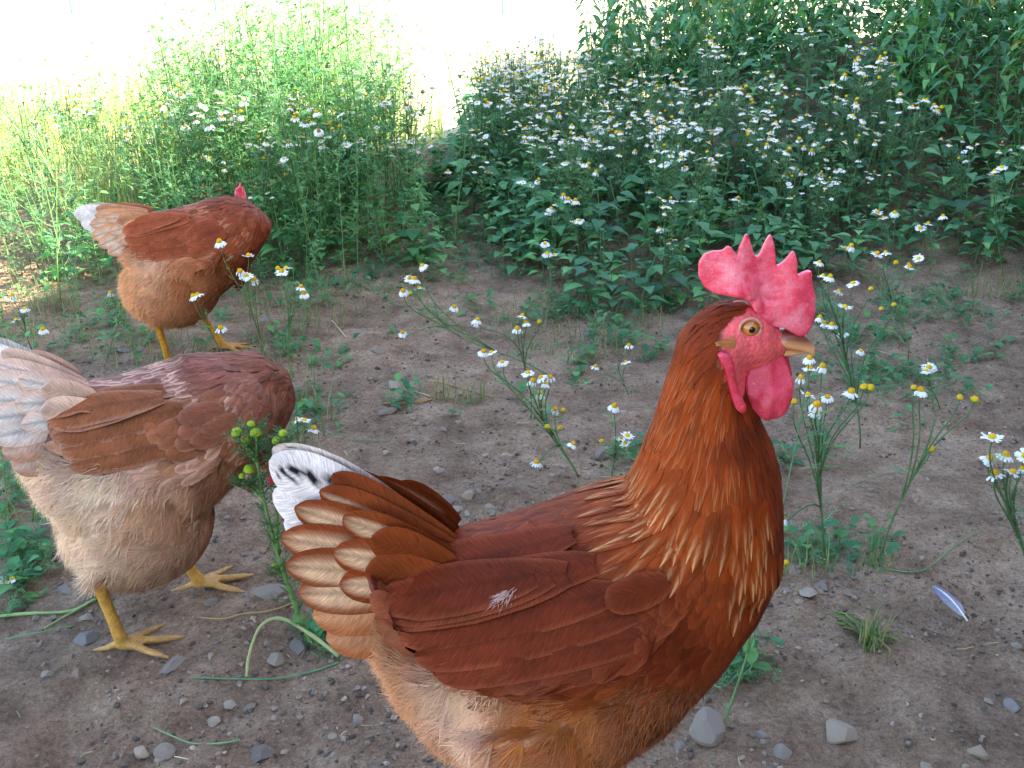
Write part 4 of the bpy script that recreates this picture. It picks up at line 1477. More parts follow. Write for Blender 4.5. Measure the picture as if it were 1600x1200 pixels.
near((1470, 640), [(1450, 575, 'o'), (1447, 580, 'o')], 'short chamomile carrying one open daisy at the edge of the low green patch', 6, .0, .02, 1.0, .0014, 1.2)
near((908, 745), [(755, 550, 'o'), (768, 551, 'o'), (785, 566, 'o'), (825, 583, 'o'), (845, 590, 'o'), (852, 600, 'o'), (832, 596, 'd'), (860, 590, 'd'), (844, 615, 'd'), (867, 640, 'd'), (880, 641, 'b'), (875, 669, 'b'),
                  (895, 694, 'd'), (838, 723, 'd'), (855, 668, 'b')],
     'leaning chamomile behind the big hen\'s back with several white daisy clusters', 7, .0, .07, .55, .0017)
near((955, 745), [(960, 635, 'd'), (980, 681, 'o'), (977, 694, 'o'), (940, 690, 'b'), (970, 685, 'o')], 'low chamomile with paired daisies against the big hen\'s neck', 8, .03, .03, .6, .0015)
near((868, 592), [(640, 435, 'o'), (648, 437, 'd'), (630, 455, 'd'), (641, 459, 'b'), (655, 451, 'o'), (660, 415, 'o'), (710, 480, 'd'), (743, 505, 'd'), (629, 520, 'o')],
     'chamomile leaning far over with a daisy bunch above the dirt path', 9, .06, .05, .5, .0017, 1.15)
near((828, 655), [(816, 494, 'o'), (822, 505, 'd'), (808, 514, 'd'), (843, 503, 'b'), (746, 500, 'd')], 'slender chamomile with three stacked heads over the dirt path', 10, .03, .04, .4, .0014, 1.05)
near((985, 620), [(983, 540, 'd'), (930, 573, 'd'), (978, 566, 'o')], 'thin chamomile with withered heads close behind the hen\'s neck', 11, .03, .03, .5, .0012, .95)
# around the two hens on the left
near((418, 585), [(343, 378, 'd'), (388, 400, 'o'), (375, 424, 'd'), (385, 431, 'o'), (397, 437, 'd')], 'spindly chamomile standing in front of the feeding hen\'s breast', 12, -.02, .03, .35, .0014, 1.25)
near((455, 590), [(440, 425, 'o'), (447, 420, 'o'), (475, 459, 'o'), (470, 449, 'd'), (434, 420, 'b')], 'chamomile beside the feeding hen\'s breast with a fresh daisy facing out', 13, .0, .03, .5, .0014, 1.2)
near((345, 560), [(309, 461, 'o'), (345, 513, 'd'), (302, 463, 'd')], 'small chamomile before the feeding hen\'s legs', 14, -.10, .02, .5, .0013, 1.15)
near((165, 560), [(173, 458, 'd'), (190, 449, 'o'), (203, 452, 'o')], 'small chamomile below the feeding hen\'s tail', 15, -.03, .02, .7, .0013, 1.15)
near((60, 560), [(15, 466, 'o'), (38, 483, 'o'), (26, 500, 'o'), (67, 515, 'd'), (20, 462, 'd')], 'chamomile with limp daisies next to the pale tail of the walking hen', 16, -.02, .03, .6, .0013, 1.15)
near((470, 700), [(475, 657, 'o'), (465, 655, 'd'), (490, 670, 'd'), (420, 608, 'd')], 'low chamomile with ragged petals behind the big hen\'s tail', 17, .0, .02, .5, .0012, 1.05)
near((40, 900), [(12, 912, 'o'), (20, 905, 'o')], 'flattened daisy beside the walking hen\'s fluffy rear', 18, -.02, .01, .8, .0012, 1.1)
near((45, 830), [(30, 640, 'b'), (38, 700, 'b')], 'lanky weed stalk beside the pale flat slab', 19, .0, .02, .9, .0017, .9)
near((1120, 1150), [(1265, 560, 'd', .25), (1170, 905, 'b'), (1228, 880, 'b')], 'dark bare stems leaning beside the big hen\'s breast', 20, .06, .03, .3, .0016, .8)

# pineapple weed in front of the big hen's tail
def pineapple():
    R = random.Random(77)
    b = gr(492, 1006)
    yy = b.y
    T = [(pl(x, y, yy + .0), 'green', s) for x, y, s in ((370, 677, 1.0), (384, 692, .95), (400, 678, 1.0), (392, 664, .7), (432, 690, .8), (442, 678, .75), (437, 702, .65), (389, 735, 1.0), (378, 745, .6), (428, 884, .5))]
    root = empty('pineapple_weed', b)
    tag(root, 'bright green feathery weed with yellow-green knob heads before the big hen\'s tail', 'weed')
    sp, lp = PB(), PB()
    sc = S(100, 132, 70)
    top = pl(402, 720, yy) - b
    main = stem_pts(Vector((0, 0, -.01)), top, Vector((-.03, 0, .09)), 16, .2)
    v, f = tube(main, list(np.linspace(.0032, .0014, 16)), 8); sp.add(v, f, sc)
    side = pl(436, 712, yy) - b
    s2 = stem_pts(main[7], side, Vector((.0, 0, .05)), 9, .2)
    v, f = tube(s2, list(np.linspace(.0024, .0014, 9)), 6); sp.add(v, f, sc)
    allp = list(main[2:]) + list(s2[1:])
    for t, k, s in T:
        tl = t - b
        src = min(allp, key=lambda q: (q - (tl - Vector((0, 0, .035)))).length)
        q = stem_pts(src, tl - Vector((0, 0, .003)), Vector((0, 0, .012)), 6, .3)
        v, f = tube(q, [.0014] * 6, 5); sp.add(v, f, sc)
        add_flower(root, tl, k, s, R, (R.uniform(-.2, .2), R.uniform(-.2, .2)))
        allp += q[2:5]
    obj('stem', sp.mesh('stem', M['stem']), None, root)
    for p in allp:
        for _ in range(5):
            a = R.uniform(0, 6.28)
            thread_leaf(lp, p + Vector((0, 0, R.uniform(-.006, .006))), Vector((math.cos(a), math.sin(a), R.uniform(.2, 1.2))), R.uniform(.016, .030), R, mulc(S(80, 116, 72), R.uniform(.75, 1.2)), .0007)
    o = obj('foliage', lp.mesh('foliage', M['thread']), None, root); o['kind'] = 'stuff'
pineapple()

# ---------------------------------------------------------------- prototypes for the mass of plants
def nettle_proto(seed, h, n_pairs, lsz, droop=.35, spread=1.0, narrow=.62):
    R = random.Random(seed)
    sp, lp = PB(), PB()
    bend = Vector((R.uniform(-.05, .05), R.uniform(-.05, .05), 0)) * h / .25
    pts = [Vector((bend.x * t * t, bend.y * t * t, h * t)) for t in np.linspace(0, 1, 8)]
    v, f = tube(pts, list(np.linspace(.0022, .0010, 8)), 5); sp.add(v, f, S(84, 116, 66))
    a = R.uniform(0, 6.28)
    spots = []
    for i in range(n_pairs):
        t = .12 + .86 * i / (n_pairs - 1)
        k = t * 7; j = min(6, int(k))
        c = pts[j].lerp(pts[j + 1], k - j)
        a += 1.57 + R.uniform(-.25, .25)
        sz = lsz * (.75 + .5 * math.sin(math.pi * min(1, t * 1.1))) * (1 if t < .85 else .6)
        for sg in (0, math.pi):
            if R.random() < .08: continue
            d = Vector((math.cos(a + sg), math.sin(a + sg), R.uniform(.05, .5) if t < .85 else .8))
            b = c + d.normalized() * sz * .35 * spread
            v, f = tube([c, b], [.0008, .0006], 3); lp.add(v, f, S(86, 120, 66))
            v, f = leaf_vf(b, d, Vector((R.uniform(-.2, .2), R.uniform(-.2, .2), 1)), sz, sz * narrow, True, droop + R.uniform(0, .3), .22, 7, R)
            col = mulc(R.choice(GREEN_N), R.uniform(.75, 1.25))
            if R.random() < .005: col = S(176, 150, 66)
            lp.add(v, f, [mulc(col, R.uniform(.9, 1.1)) for _ in v])
            spots.append((b, d, sz))
    return sp.mesh('stem', M['stem']), lp.mesh('foliage', M['leaf']), spots, pts[-1]

NETTLES = [nettle_proto(300 + i, _R.uniform(.16, .24), _R.randint(6, 8), _R.uniform(.045, .06)) for i in range(6)]
TALLN = [nettle_proto(330 + i, _R.uniform(.40, .60), _R.randint(14, 18), _R.uniform(.042, .056), .8, .9, .42) for i in range(5)]
WISPS = []
def wisp_proto(seed, h):
    R = random.Random(seed)
    sp, lp = PB(), PB()
    top = Vector((R.uniform(-.06, .06), R.uniform(-.06, .06), h))
    main = stem_pts(Vector((0, 0, 0)), top, Vector((0, 0, h * .3)), 12)
    v, f = tube(main, list(np.linspace(.0020, .0008, 12)), 5); sp.add(v, f, S(110, 146, 84))
    pts = main[2:]
    for i in range(2, 11):
        if R.random() < .35: continue
        a = R.uniform(0, 6.28)
        q = stem_pts(main[i], main[i] + Vector((math.cos(a), math.sin(a), 1.1)) * h * R.uniform(.08, .18), Vector((math.cos(a), math.sin(a), .4)) * h * .05, 6)
        v, f = tube(q, [.0008] * 6, 4); sp.add(v, f, S(110, 146, 84))
        pts = pts + q[2:]
    for p in pts:
        for _ in range(R.randint(1, 3)):
            a = R.uniform(0, 6.28)
            d = Vector((math.cos(a), math.sin(a), R.uniform(-.1, .9)))
            if R.random() < .5:
                thread_leaf(lp, p, d, R.uniform(.018, .036), R, mulc(R.choice(GREEN_T), R.uniform(.8, 1.2)), .0010)
            else:
                sz = R.uniform(.014, .032)
                v, f = leaf_vf(p, d, Vector((0, 0, 1)), sz, sz * R.uniform(.2, .42), False, .3, .2, 5, R)
                lp.add(v, f, mulc(R.choice(GREEN_N), R.uniform(.9, 1.4)))
    return sp.mesh('stem', M['stem']), lp.mesh('foliage', M['thread'])
WISPS = [wisp_proto(360 + i, _R.uniform(.30, .48)) for i in range(6)]

def cham_proto(seed, h, nfl):
    R = random.Random(seed)
    sp, lp = PB(), PB()
    sc = mulc(STEMC, R.uniform(.75, 1.05))
    top = Vector((R.uniform(-.04, .04), R.uniform(-.04, .04), h))
    main = stem_pts(Vector((0, 0, -.01)), top * .9, Vector((0, 0, h * .3)), 10)
    v, f = tube(main, list(np.linspace(.0018, .0011, 10)), 5); sp.add(v, f, sc)
    fl, pts = [], main[2:]
    for k in range(nfl):
        i = R.randint(4, 8)
        a = R.uniform(0, 6.28); rr = R.uniform(.01, .075)
        t = Vector((top.x + math.cos(a) * rr, top.y + math.sin(a) * rr, h * R.uniform(.86, 1.06)))
        q = stem_pts(main[i], t, Vector((math.cos(a) * rr * .5, math.sin(a) * rr * .5, .03)), 7)
        v, f = tube(q, [.0010] * 7, 4); sp.add(v, f, sc)
        pts = pts + q[1:5]
        fl.append((t, R.choice(('open', 'open', 'open', 'open', 'droop', 'droop', 'bud')), R.uniform(.75, 1.1)))
    for p in pts:
        for _ in range(2):
            a = R.uniform(0, 6.28)
            thread_leaf(lp, p, Vector((math.cos(a), math.sin(a), R.uniform(.1, .9))), R.uniform(.018, .036), R, mulc(R.choice(GREEN_T), R.uniform(.7, 1.1)), .0010)
    return sp.mesh('stem', M['stem']), lp.mesh('foliage', M['thread']), fl
CHAMS = [cham_proto(400 + i, _R.uniform(.24, .36), _R.randint(4, 13)) for i in range(14)]

def proj(p):
    d = Vector(p) - Vector((0, 0, CAMH))
    z = d.y * _c - d.z * _s
    if z <= .01: return None
    return 800 + FPX * d.x / z, 600 - FPX * (d.y * _s + d.z * _c) / z, z

def place(x, y):
    return Vector((x, y, tz(x, y) - .004))
PR = random.Random(55)
def front_edge(x):
    """near edge of the green mass on the right, as a distance"""
    return float(np.interp(x, [-.25, -.12, 0.05, .25, .5, .75, 1.0, 1.3, 1.8, 3.0], [3.2, 2.65, 2.22, 2.0, 2.02, 2.2, 2.38, 2.2, 2.2, 2.35]))
und = PB()
def merge(pb, me, M4, k):
    cols = np.empty(len(me.vertices) * 4, np.float32); me.color_attributes['Col'].data.foreach_get('color', cols)
    cols = cols.reshape(-1, 4)[:, :3] * k
    pb.add([M4 @ v.co for v in me.vertices], [tuple(p.vertices) for p in me.polygons], [tuple(c) for c in cols])
near_leafed = 0
NET_LBL = {0: 'dark green nettle in the thick nettle bank below the daisies', 1: 'nettle at the front edge of the green bank by the dirt'}
cand = []
for _ in range(1500):
    x = PR.uniform(-.2, 2.9); y = front_edge(x) + PR.random() ** 1.3 * 2.2
    if x > .62 * y + .25: continue
    cand.append((x, y))
kept = []
for (x, y) in cand:
    if all((x - a) ** 2 + (y - b) ** 2 > .055 ** 2 for a, b in kept):
        kept.append((x, y))
kept.sort(key=lambda q: q[1] - front_edge(q[0]))
leaf_mesh_lib = []
for i in range(5):
    pb = PB(); R2 = random.Random(500 + i)
    v, f = leaf_vf(Vector((0, 0, 0)), Vector((1, 0, 0)), Vector((0, 0, 1)), 1.0, .62, True, .4, .22, 7, R2)
    pb.add(v, f, mulc(R2.choice(GREEN_N), R2.uniform(.85, 1.2)))
    leaf_mesh_lib.append(pb.mesh('leaf', M['leaf']))
nn = 0
for i, (x, y) in enumerate(kept):
    fe = y - front_edge(x)
    stm, fol, spots, top = PR.choice(NETTLES)
    sc = PR.uniform(.55, .8) if fe < .18 else PR.uniform(.75, 1.25)
    rz = PR.uniform(0, 6.28)
    p = place(x, y)
    if nn < 285:
        o = empty('nettle', p, rz, sc)
        edge = nn < 22
        zone = 'left end of the bank' if x < .35 else 'middle of the bank' if x < 1.15 else 'right shoulder of the bank'
        lvl = 'at the foot of the' if edge else 'on the lower slope at the' if fe < .45 else 'below the daisies at the'
        size = 'small low' if sc < .72 else 'mid-sized' if sc < 1.0 else 'large-leaved tall'
        lb = '%s dark green nettle %s %s' % (size, lvl, zone)
        tag(o, lb, 'nettle', 'nettles: ' + lb[:60])
        obj('stem', stm, None, o)
        if edge:
            for (b, d, sz) in spots:
                q = d.normalized().to_track_quat('X', 'Z').to_euler()
                obj('leaf', PR.choice(leaf_mesh_lib), None, o, b, q, sz)
        else:
            fo = obj('foliage', fol, None, o); fo['kind'] = 'stuff'
        nn += 1
    else:
        M4 = Matrix.Translation(p) @ Matrix.Rotation(rz, 4, 'Z') @ Matrix.Scale(sc, 4)
        merge(und, fol, M4, PR.uniform(.75, 1.1))
print('nettles', nn, 'of', len(kept))

# chamomile over the bank
CH_LBL = {'bank': 'leafy chamomile topped with white daisies rising out of the nettle bank', 'left': 'daisy-topped chamomile in the weed clump behind the feeding hen',
          'edge': 'daisy plant growing where the nettle bank meets the dirt'}
CH_GRP = {'bank': 'chamomile on the nettle bank', 'left': 'chamomile in the weed clump', 'edge': 'chamomile along the bank edge'}
def put_cham(x, y, zone, sc):
    stm, fol, fl = PR.choice(CHAMS)
    o = empty('chamomile_plant', place(x, y), PR.uniform(0, 6.28), sc)
    lb = ('%s-flowered ' % ('few' if len(fl) < 7 else 'many' if len(fl) > 9 else 'several')) + ('short ' if sc < .85 else 'tall ') + CH_LBL[zone]
    if zone == 'bank': lb = lb.replace('rising out of the nettle bank', 'on the %s of the nettle bank' % (('left end' if x < .4 else 'middle' if x < 1.1 else 'right shoulder') + (' slope' if y < 3.1 else ' crest'))).replace('leafy ', '')
    elif zone == 'left': lb = lb.replace('behind the feeding hen', 'close behind the feeding hen' if y < 2.8 else 'well behind the feeding hen')
    tag(o, lb, 'wildflower', lb)
    obj('stem', stm, None, o)
    fo = obj('foliage', fol, None, o); fo['kind'] = 'stuff'
    for t, k, s in fl:
        add_flower(o, t, k, s * PR.uniform(.8, 1.12), PR, None, True)
nb = 0
for _ in range(4200):
    x = PR.uniform(-.25, 2.6); y = PR.uniform(2.1, 4.4)
    fe = y - front_edge(x)
    if fe < .12 or x > .60 * y + .15: continue
    q = proj((x, y, tz(x, y) + .28))
    if q is None or q[0] < 745 or q[0] > 1590 or q[1] < -40: continue
    # daisies are dense on a belt that runs from upper left to the right
    belt = math.exp(-((q[1] - (135 + (q[0] - 850) * .10)) / 60) ** 2)
    dens = .16 + .84 * belt
    if q[0] > 1400: dens *= .35
    if q[1] < 60 and q[0] > 1080: dens *= .1
    if PR.random() > dens * .52: continue
    put_cham(x, y, 'edge' if fe < .3 else 'bank', PR.uniform(.75, 1.1) * (.75 if fe < .25 else 1))
    nb += 1
    if nb >= 190: break
nl = 0
for _ in range(900):
    x = PR.uniform(-1.6, -.1); y = PR.uniform(2.15, 3.6)
    q = proj((x, y, tz(x, y) + .25))
    if q is None or q[0] < 20 or q[0] > 640: continue
    if y < 2.3 + .5 * max(0, x + .7): continue
    dens = .8 if q[0] > 260 else .35
    if PR.random() > dens * .25: continue
    put_cham(x, y, 'left', PR.uniform(.8, 1.25)); nl += 1
    if nl >= 85: break
# hand-placed singles that stand out in front of the bank
for (px, py, bx, by, k) in ((1030, 357, 1032, 440, 'o'), (855, 396, 858, 470, 'o'), (770, 270, 772, 330, 'o'), (888, 312, 890, 420, 'd'), (870, 320, 868, 420, 'o'), (905, 345, 900, 440, 'o'), (1070, 262, 1075, 380, 'o'), (1240, 268, 1238, 380, 'o'),
                            (1015, 300, 1012, 400, 'o'), (700, 268, 698, 350, 'o'), (513, 200, 515, 350, 'o'), (352, 200, 355, 340, 'o'), (1452, 574, 1460, 640, 'o'), (1380, 340, 1385, 420, 'o'), (1450, 350, 1452, 425, 'o'), (1565, 262, 1570, 440, 'o')):
    b = gr(bx, by)
    R9 = random.Random(int(px * 7 + py))
    T = [(pl(px + R9.uniform(-1, 1) * 12 * i, py + R9.uniform(-8, 8) * i, b.y + .01), 'open' if k == 'o' else 'droop', R9.uniform(.95, 1.15)) for i in range(R9.choice((1, 2, 3)))]
    chamomile(b, T, R9, 'chamomile standing clear of its neighbours with a few wide-open daisies', 'wide-open daisies standing clear', .8, .0014)

# wispy weeds of the left clump
wl, wm = 0, PB()
wc = []
for _ in range(5200):
    x = PR.uniform(-1.9, .05); y = PR.uniform(2.05, 3.9)
    if y < 2.02 + .3 * float(vnoise(x * 6, 3, 5)) + .55 * max(0, x + .62): continue
    q = proj((x, y, .15))
    if q is None or q[0] < -60 or q[0] > 735: continue
    if q[0] > 640 and y > 2.55: continue
    c = math.exp(-((q[0] - 480) / 170) ** 2)
    if PR.random() > .11 + .17 * c: continue
    wc.append((y, x, q[0], c))
wc.sort()
for i, (y, x, qx, c) in enumerate(wc):
    sc = .40 + .55 * float(vnoise(x * 4, y * 4, 41)) + (.25 + .6 * c) * PR.random() ** 1.6
    if y < 2.35: sc *= .75
    bright = qx < 270
    stm, fol = PR.choice(WISPS)
    if wl < 240 and i % 2 == 0:
        o = empty('feathery_weed', place(x, y), PR.uniform(0, 6.28), sc)
        size = 'short' if sc < .6 else 'tall' if sc > .85 else 'mid-height'
        lb = '%s feathery green weed in the %s' % (size, 'sunny fringe left of the hens' if bright else 'clump close behind the feeding hen' if y < 2.7 else 'back of the clump behind the feeding hen')
        if not bright: lb = '%s feathery weed in the %s clump behind the feeding hen%s' % (size, 'front' if y < 2.7 else 'rear', "'s tail" if x < -.9 else "'s breast" if x < -.5 else ', near the bank')
        tag(o, lb, 'weed', 'weeds: ' + lb)
        obj('stem', stm, None, o); fo = obj('foliage', fol, None, o); fo['kind'] = 'stuff'
        wl += 1
    else:
        M4 = Matrix.Translation(place(x, y)) @ Matrix.Rotation(PR.uniform(0, 6.28), 4, 'Z') @ Matrix.Scale(sc, 4)
        merge(wm, fol, M4, PR.uniform(.8, 1.1))
for _ in range(120):
    x = PR.uniform(-1.2, -.15); y = PR.uniform(2.3, 3.3)
    stm, fol, spots, top = PR.choice(NETTLES)
    merge(wm, fol, Matrix.Translation(place(x, y)) @ Matrix.Rotation(PR.uniform(0, 6.28), 4, 'Z') @ Matrix.Scale(PR.uniform(.5, .9), 4), PR.uniform(.9, 1.2))
tag(obj('weed_tangle', wm.mesh('weed_tangle', M['thread'])), 'tangle of fine green leaves filling the clump behind the feeding hen', 'weeds', None, 'stuff')
print('wisps', wl, len(wc))
# loose weeds in the sunlit meadow
for _ in range(75):
    x, y = PR.uniform(-3.2, .3), PR.uniform(3.9, 6.6)
    if proj((x, y, .2))[0] < -40 or proj((x, y, .2))[0] > 560 or vnoise(x * 1.3, y * 1.3, 44) < .4: continue
    stm, fol = PR.choice(WISPS)
    sc = PR.uniform(.6, 1.25)
    o = empty('feathery_weed', place(x, y), PR.uniform(0, 6.28), sc)
    tag(o, ('tall' if sc > .9 else 'short') + ' pale weed standing alone in the sunlit meadow', 'weed', ('tall' if sc > .9 else 'short') + ' weeds in the sunlit meadow')
    obj('stem', stm, None, o); fo = obj('foliage', fol, None, o); fo['kind'] = 'stuff'
# a few thin weeds in front of and beside the two hens on the left
for (px, py, s_) in ((118, 500, .95), (95, 470, .9), (130, 540, .6), (30, 560, .7), (480, 520, .6), (505, 480, .7), (540, 450, .75), (455, 560, .45), (20, 430, 1.0), (60, 420, 1.1), (560, 430, .8), (600, 420, .7), (660, 400, .6), (215, 560, .45), (15, 800, .5), (45, 760, .6)):
    g_ = gr(px, py)
    stm, fol = PR.choice(WISPS)
    o = empty('feathery_weed', (g_.x, g_.y, g_.z - .004), PR.uniform(0, 6.28), s_)
    tag(o, 'thin feathery weed standing apart on the dirt near the hens on the left', 'weed', 'thin weeds apart on the dirt')
    obj('stem', stm, None, o); fo = obj('foliage', fol, None, o); fo['kind'] = 'stuff'
# single stalks that tower over the clump
for (px, yb, tip) in ((455, 2.75, 8), (482, 2.9, 30), (512, 2.8, 4), (540, 2.7, 12), (565, 2.95, 40), (340, 2.9, 40), (385, 3.0, 60), (600, 3.0, 70), (728, 3.4, 8), (742, 3.5, 40), (760, 3.6, 70), (55, 3.2, 70), (30, 3.1, 100)):
    xb = (px - 800) / FPX * (yb * _c + .35 * _s)
    zt_ = pl(px, tip, yb).z
    stm, fol = PR.choice(WISPS)
    h_ = max(v.co.z for v in stm.vertices)
    o = empty('feathery_weed', place(xb, yb), PR.uniform(0, 6.28), max(.8, (zt_ - tz(xb, yb)) / h_))
    tag(o, 'towering feathery weed stalk standing above the rest of its clump', 'weed', 'towering weed stalks')
    obj('stem', stm, None, o); fo = obj('foliage', fol, None, o); fo['kind'] = 'stuff'
# tall nettles on the right and over the crest
tn = 0
for _ in range(900):
    x = PR.uniform(.3, 3.4); y = PR.uniform(2.9, 4.8)
    q = proj((x, y, tz(x, y) + .45))
    if q is None or q[0] > 1680: continue
    right = q[0] > 1400
    if not right and (y < 3.55 or q[0] < 930): continue
    if PR.random() > (.65 if right else .8): continue
    stm, fol, spots, top = PR.choice(TALLN)
    tsc = PR.uniform(.7, 1.15)
    o = empty('tall_nettle', place(x, y), PR.uniform(0, 6.28), tsc)
    sz_ = 'shorter' if tsc < .85 else 'very tall' if tsc > 1.0 else 'tall'
    lb = sz_ + (' drooping nettle standing dark on the right shoulder of the bank' if right else ' nettle on the crest of the bank above the daisies') + (', at the back' if y > 4 else '')
    tag(o, lb, 'nettle', lb[:50])
    obj('stem', stm, None, o); fo = obj('foliage', fol, None, o); fo['kind'] = 'stuff'
    tn += 1
    if tn >= 185: break
# undergrowth so that no soil shows between the plants
for _ in range(420):
    x = PR.uniform(-.2, 2.9); y = front_edge(x) + .05 + PR.random() * 1.9
    if x > .62 * y + .25: continue
    stm, fol, spots, top = PR.choice(NETTLES)
    M4 = Matrix.Translation(place(x, y)) @ Matrix.Rotation(PR.uniform(0, 6.28), 4, 'Z') @ Matrix.Scale(PR.uniform(.45, .8), 4)
    merge(und, fol, M4, PR.uniform(.7, 1.05))
tag(obj('undergrowth', und.mesh('undergrowth', M['leaf'])), 'tangled dark green leaves filling the nettle bank', 'undergrowth', None, 'stuff')

# low green patches near the dirt's edge
LOW = PB()
def low_patch(px, py, rx, ry, n, R):
    for _ in range(n):
        p = gr(px + R.gauss(0, .6) * rx, max(300, py + R.gauss(0, .6) * ry))
        if vnoise(p.x * 9, p.y * 9, 31) < .42: continue
        for _ in range(3):
            b = R.uniform(0, 6.28)
            d = Vector((math.cos(b), math.sin(b), R.uniform(.3, 1.4)))
            if R.random() < .72:
                thread_leaf(LOW, p, d, R.uniform(.015, .035), R, mulc(R.choice(GREEN_T), R.uniform(.7, 1.15)), .0008)
            else:
                sz = R.uniform(.014, .034)
                v, f = leaf_vf(p + Vector((0, 0, R.uniform(0, .03))), d, Vector((0, 0, 1)), sz, sz * .5, True, .4, .2, 5, R)
                LOW.add(v, f, mulc(R.choice(GREEN_N), R.uniform(.8, 1.2)))
R5 = random.Random(91)
for (px, py, rx, ry, n) in ((1400, 560, 110, 60, 330), (1350, 480, 130, 50, 200), (1290, 860, 80, 26, 60), (880, 480, 150, 40, 260), (960, 560, 80, 40, 130), (700, 400, 120, 40, 170), (690, 330, 60, 50, 260), (740, 290, 40, 50, 160), (660, 280, 40, 40, 120), (520, 440, 120, 50, 200), (330, 480, 150, 60, 160),
                            (110, 470, 110, 60, 220), (60, 720, 70, 90, 150), (40, 880, 50, 60, 90), (470, 620, 60, 60, 90), (420, 570, 90, 30, 120), (700, 625, 70, 14, 60), (1000, 500, 120, 30, 160), (1520, 470, 90, 30, 120), (220, 520, 120, 50, 90),
                            (1150, 900, 60, 40, 50), (1130, 1040, 60, 30, 60), (930, 720, 60, 20, 70), (1250, 720, 90, 30, 60), (520, 1000, 40, 30, 40)):
    low_patch(px, py, rx, ry, n, R5)
tag(obj('ground_cover', LOW.mesh('ground_cover', M['thread'])), 'low feathery green growth creeping over the dirt', 'ground cover', None, 'stuff')

# grass: short tufts on the dirt and tall sunlit grass behind
def grass(name, label, spots, hmin, hmax, cols, seed, w=.0018):
    R = random.Random(seed)
    pb = PB()
    for (x, y) in spots:
        p = place(x, y)
        a = R.uniform(0, 6.28); h = R.uniform(hmin, hmax)
        d = Vector((math.cos(a), math.sin(a), 0)); s = Vector((-d.y, d.x, 0))
        ln = R.uniform(.1, .55)
        v = []
        for t, ww in ((0, 1), (.4, .9), (.75, .6)):
            c = p + Vector((0, 0, h * t * (1 - .25 * ln * t))) + d * (h * ln * t * t)
            v += [c - s * w * ww, c + s * w * ww]
        v.append(p + Vector((0, 0, h * (1 - .25 * ln))) + d * h * ln)
        pb.add(v, [(0, 1, 3, 2), (2, 3, 5, 4), (4, 5, 6)], mulc(R.choice(cols), R.uniform(.8, 1.2)))
    tag(obj(name, pb.mesh(name, M['thread'])), label, 'grass', None, 'stuff')
R6 = random.Random(92)
sp_ = []
while len(sp_) < 5200:
    x = R6.uniform(-3.4, .4); y = R6.uniform(2.3, 5.4)
    if y < 2.5 + 1.15 * max(0, x + 1.35): continue
    if vnoise(x * 1.9, y * 1.9, 12) < .45 + .12 * (y - 3.5): continue
    sp_.append((x, y))
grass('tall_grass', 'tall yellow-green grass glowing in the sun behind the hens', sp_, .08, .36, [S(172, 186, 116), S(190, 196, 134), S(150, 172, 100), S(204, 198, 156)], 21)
sp_ = []
for (px, py, rx, ry, n) in ((40, 480, 90, 60, 260), (480, 470, 120, 60, 260), (900, 520, 140, 50, 200), (1300, 880, 110, 25, 60), (1360, 1010, 18, 10, 40), (720, 625, 50, 10, 50), (1550, 460, 70, 20, 120), (470, 640, 60, 60, 100), (60, 760, 60, 120, 120), (300, 560, 160, 30, 120)):
    for _ in range(n):
        a, r = R6.uniform(0, 6.28), math.sqrt(R6.random())
        q = gr(px + math.cos(a) * r * rx, py + math.sin(a) * r * ry)
        sp_.append((q.x, q.y))
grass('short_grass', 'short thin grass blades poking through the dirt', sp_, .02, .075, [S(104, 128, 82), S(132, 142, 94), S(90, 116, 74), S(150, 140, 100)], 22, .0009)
sp_ = [(R6.uniform(-9, 9), 6.5 + 9 * R6.random() ** 1.5) for _ in range(3500)]
sp_ = [q for q in sp_ if not (q[0] > 2.5 + (q[1] - 6.5) * .3 and q[1] < 6.9)]
grass('meadow_grass', 'bleached meadow grass in full sun beyond the weeds', sp_, .05, .16, [S(196, 190, 130), S(176, 180, 110), S(210, 204, 150)], 23, .003)

# ---------------------------------------------------------------- shrubs and fence at the back
def shrub(loc, rx, rz_, n, cols, label, lsz, seed, zc, group=None, name='shrub'):
    R = random.Random(seed)
    root = empty(name, loc)
    tag(root, label, 'shrub', group)
    wd, lv = PB(), PB()
    tips = []
    for k in range(9):
        a = R.uniform(0, 6.28); r = rx * R.uniform(.3, .8)
        t = Vector((math.cos(a) * r, math.sin(a) * r, zc + R.uniform(-.5, .8) * rz_))
        q = stem_pts(Vector((R.uniform(-.05, .05), R.uniform(-.05, .05), -.05)), t, Vector((0, 0, zc * .5)), 8, .2)
        v, f = tube(q, list(np.linspace(.028, .006, 8)), 6); wd.add(v, f, S(104, 84, 66))
        tips += q[4:]
    for k in range(n):
        c = R.choice(tips)
        u = Vector((R.gauss(0, 1), R.gauss(0, 1), R.gauss(0, 1))).normalized() * R.random() ** .5
        p = c + Vector((u.x * rx * .45, u.y * rx * .45, u.z * rz_ * .5 - .1 * R.random()))
        d = Vector((R.uniform(-1, 1), R.uniform(-1, 1), R.uniform(-.8, .3)))
        s_ = lsz * R.uniform(.7, 1.25)
        v, f = leaf_vf(p, d, Vector((R.uniform(-.5, .5), R.uniform(-.5, .5), 1)), s_, s_ * .55, False, .3, .2, 5, R)
        lv.add(v, f, mulc(R.choice(cols), R.uniform(.75, 1.2)))
    obj('branches', wd.mesh('branches', M['stem']), None, root)
    o = obj('foliage', lv.mesh('foliage', M['leaf']), None, root); o['kind'] = 'stuff'
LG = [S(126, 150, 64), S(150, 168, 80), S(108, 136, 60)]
DG = [S(70, 104, 56), S(88, 118, 62), S(100, 124, 70)]
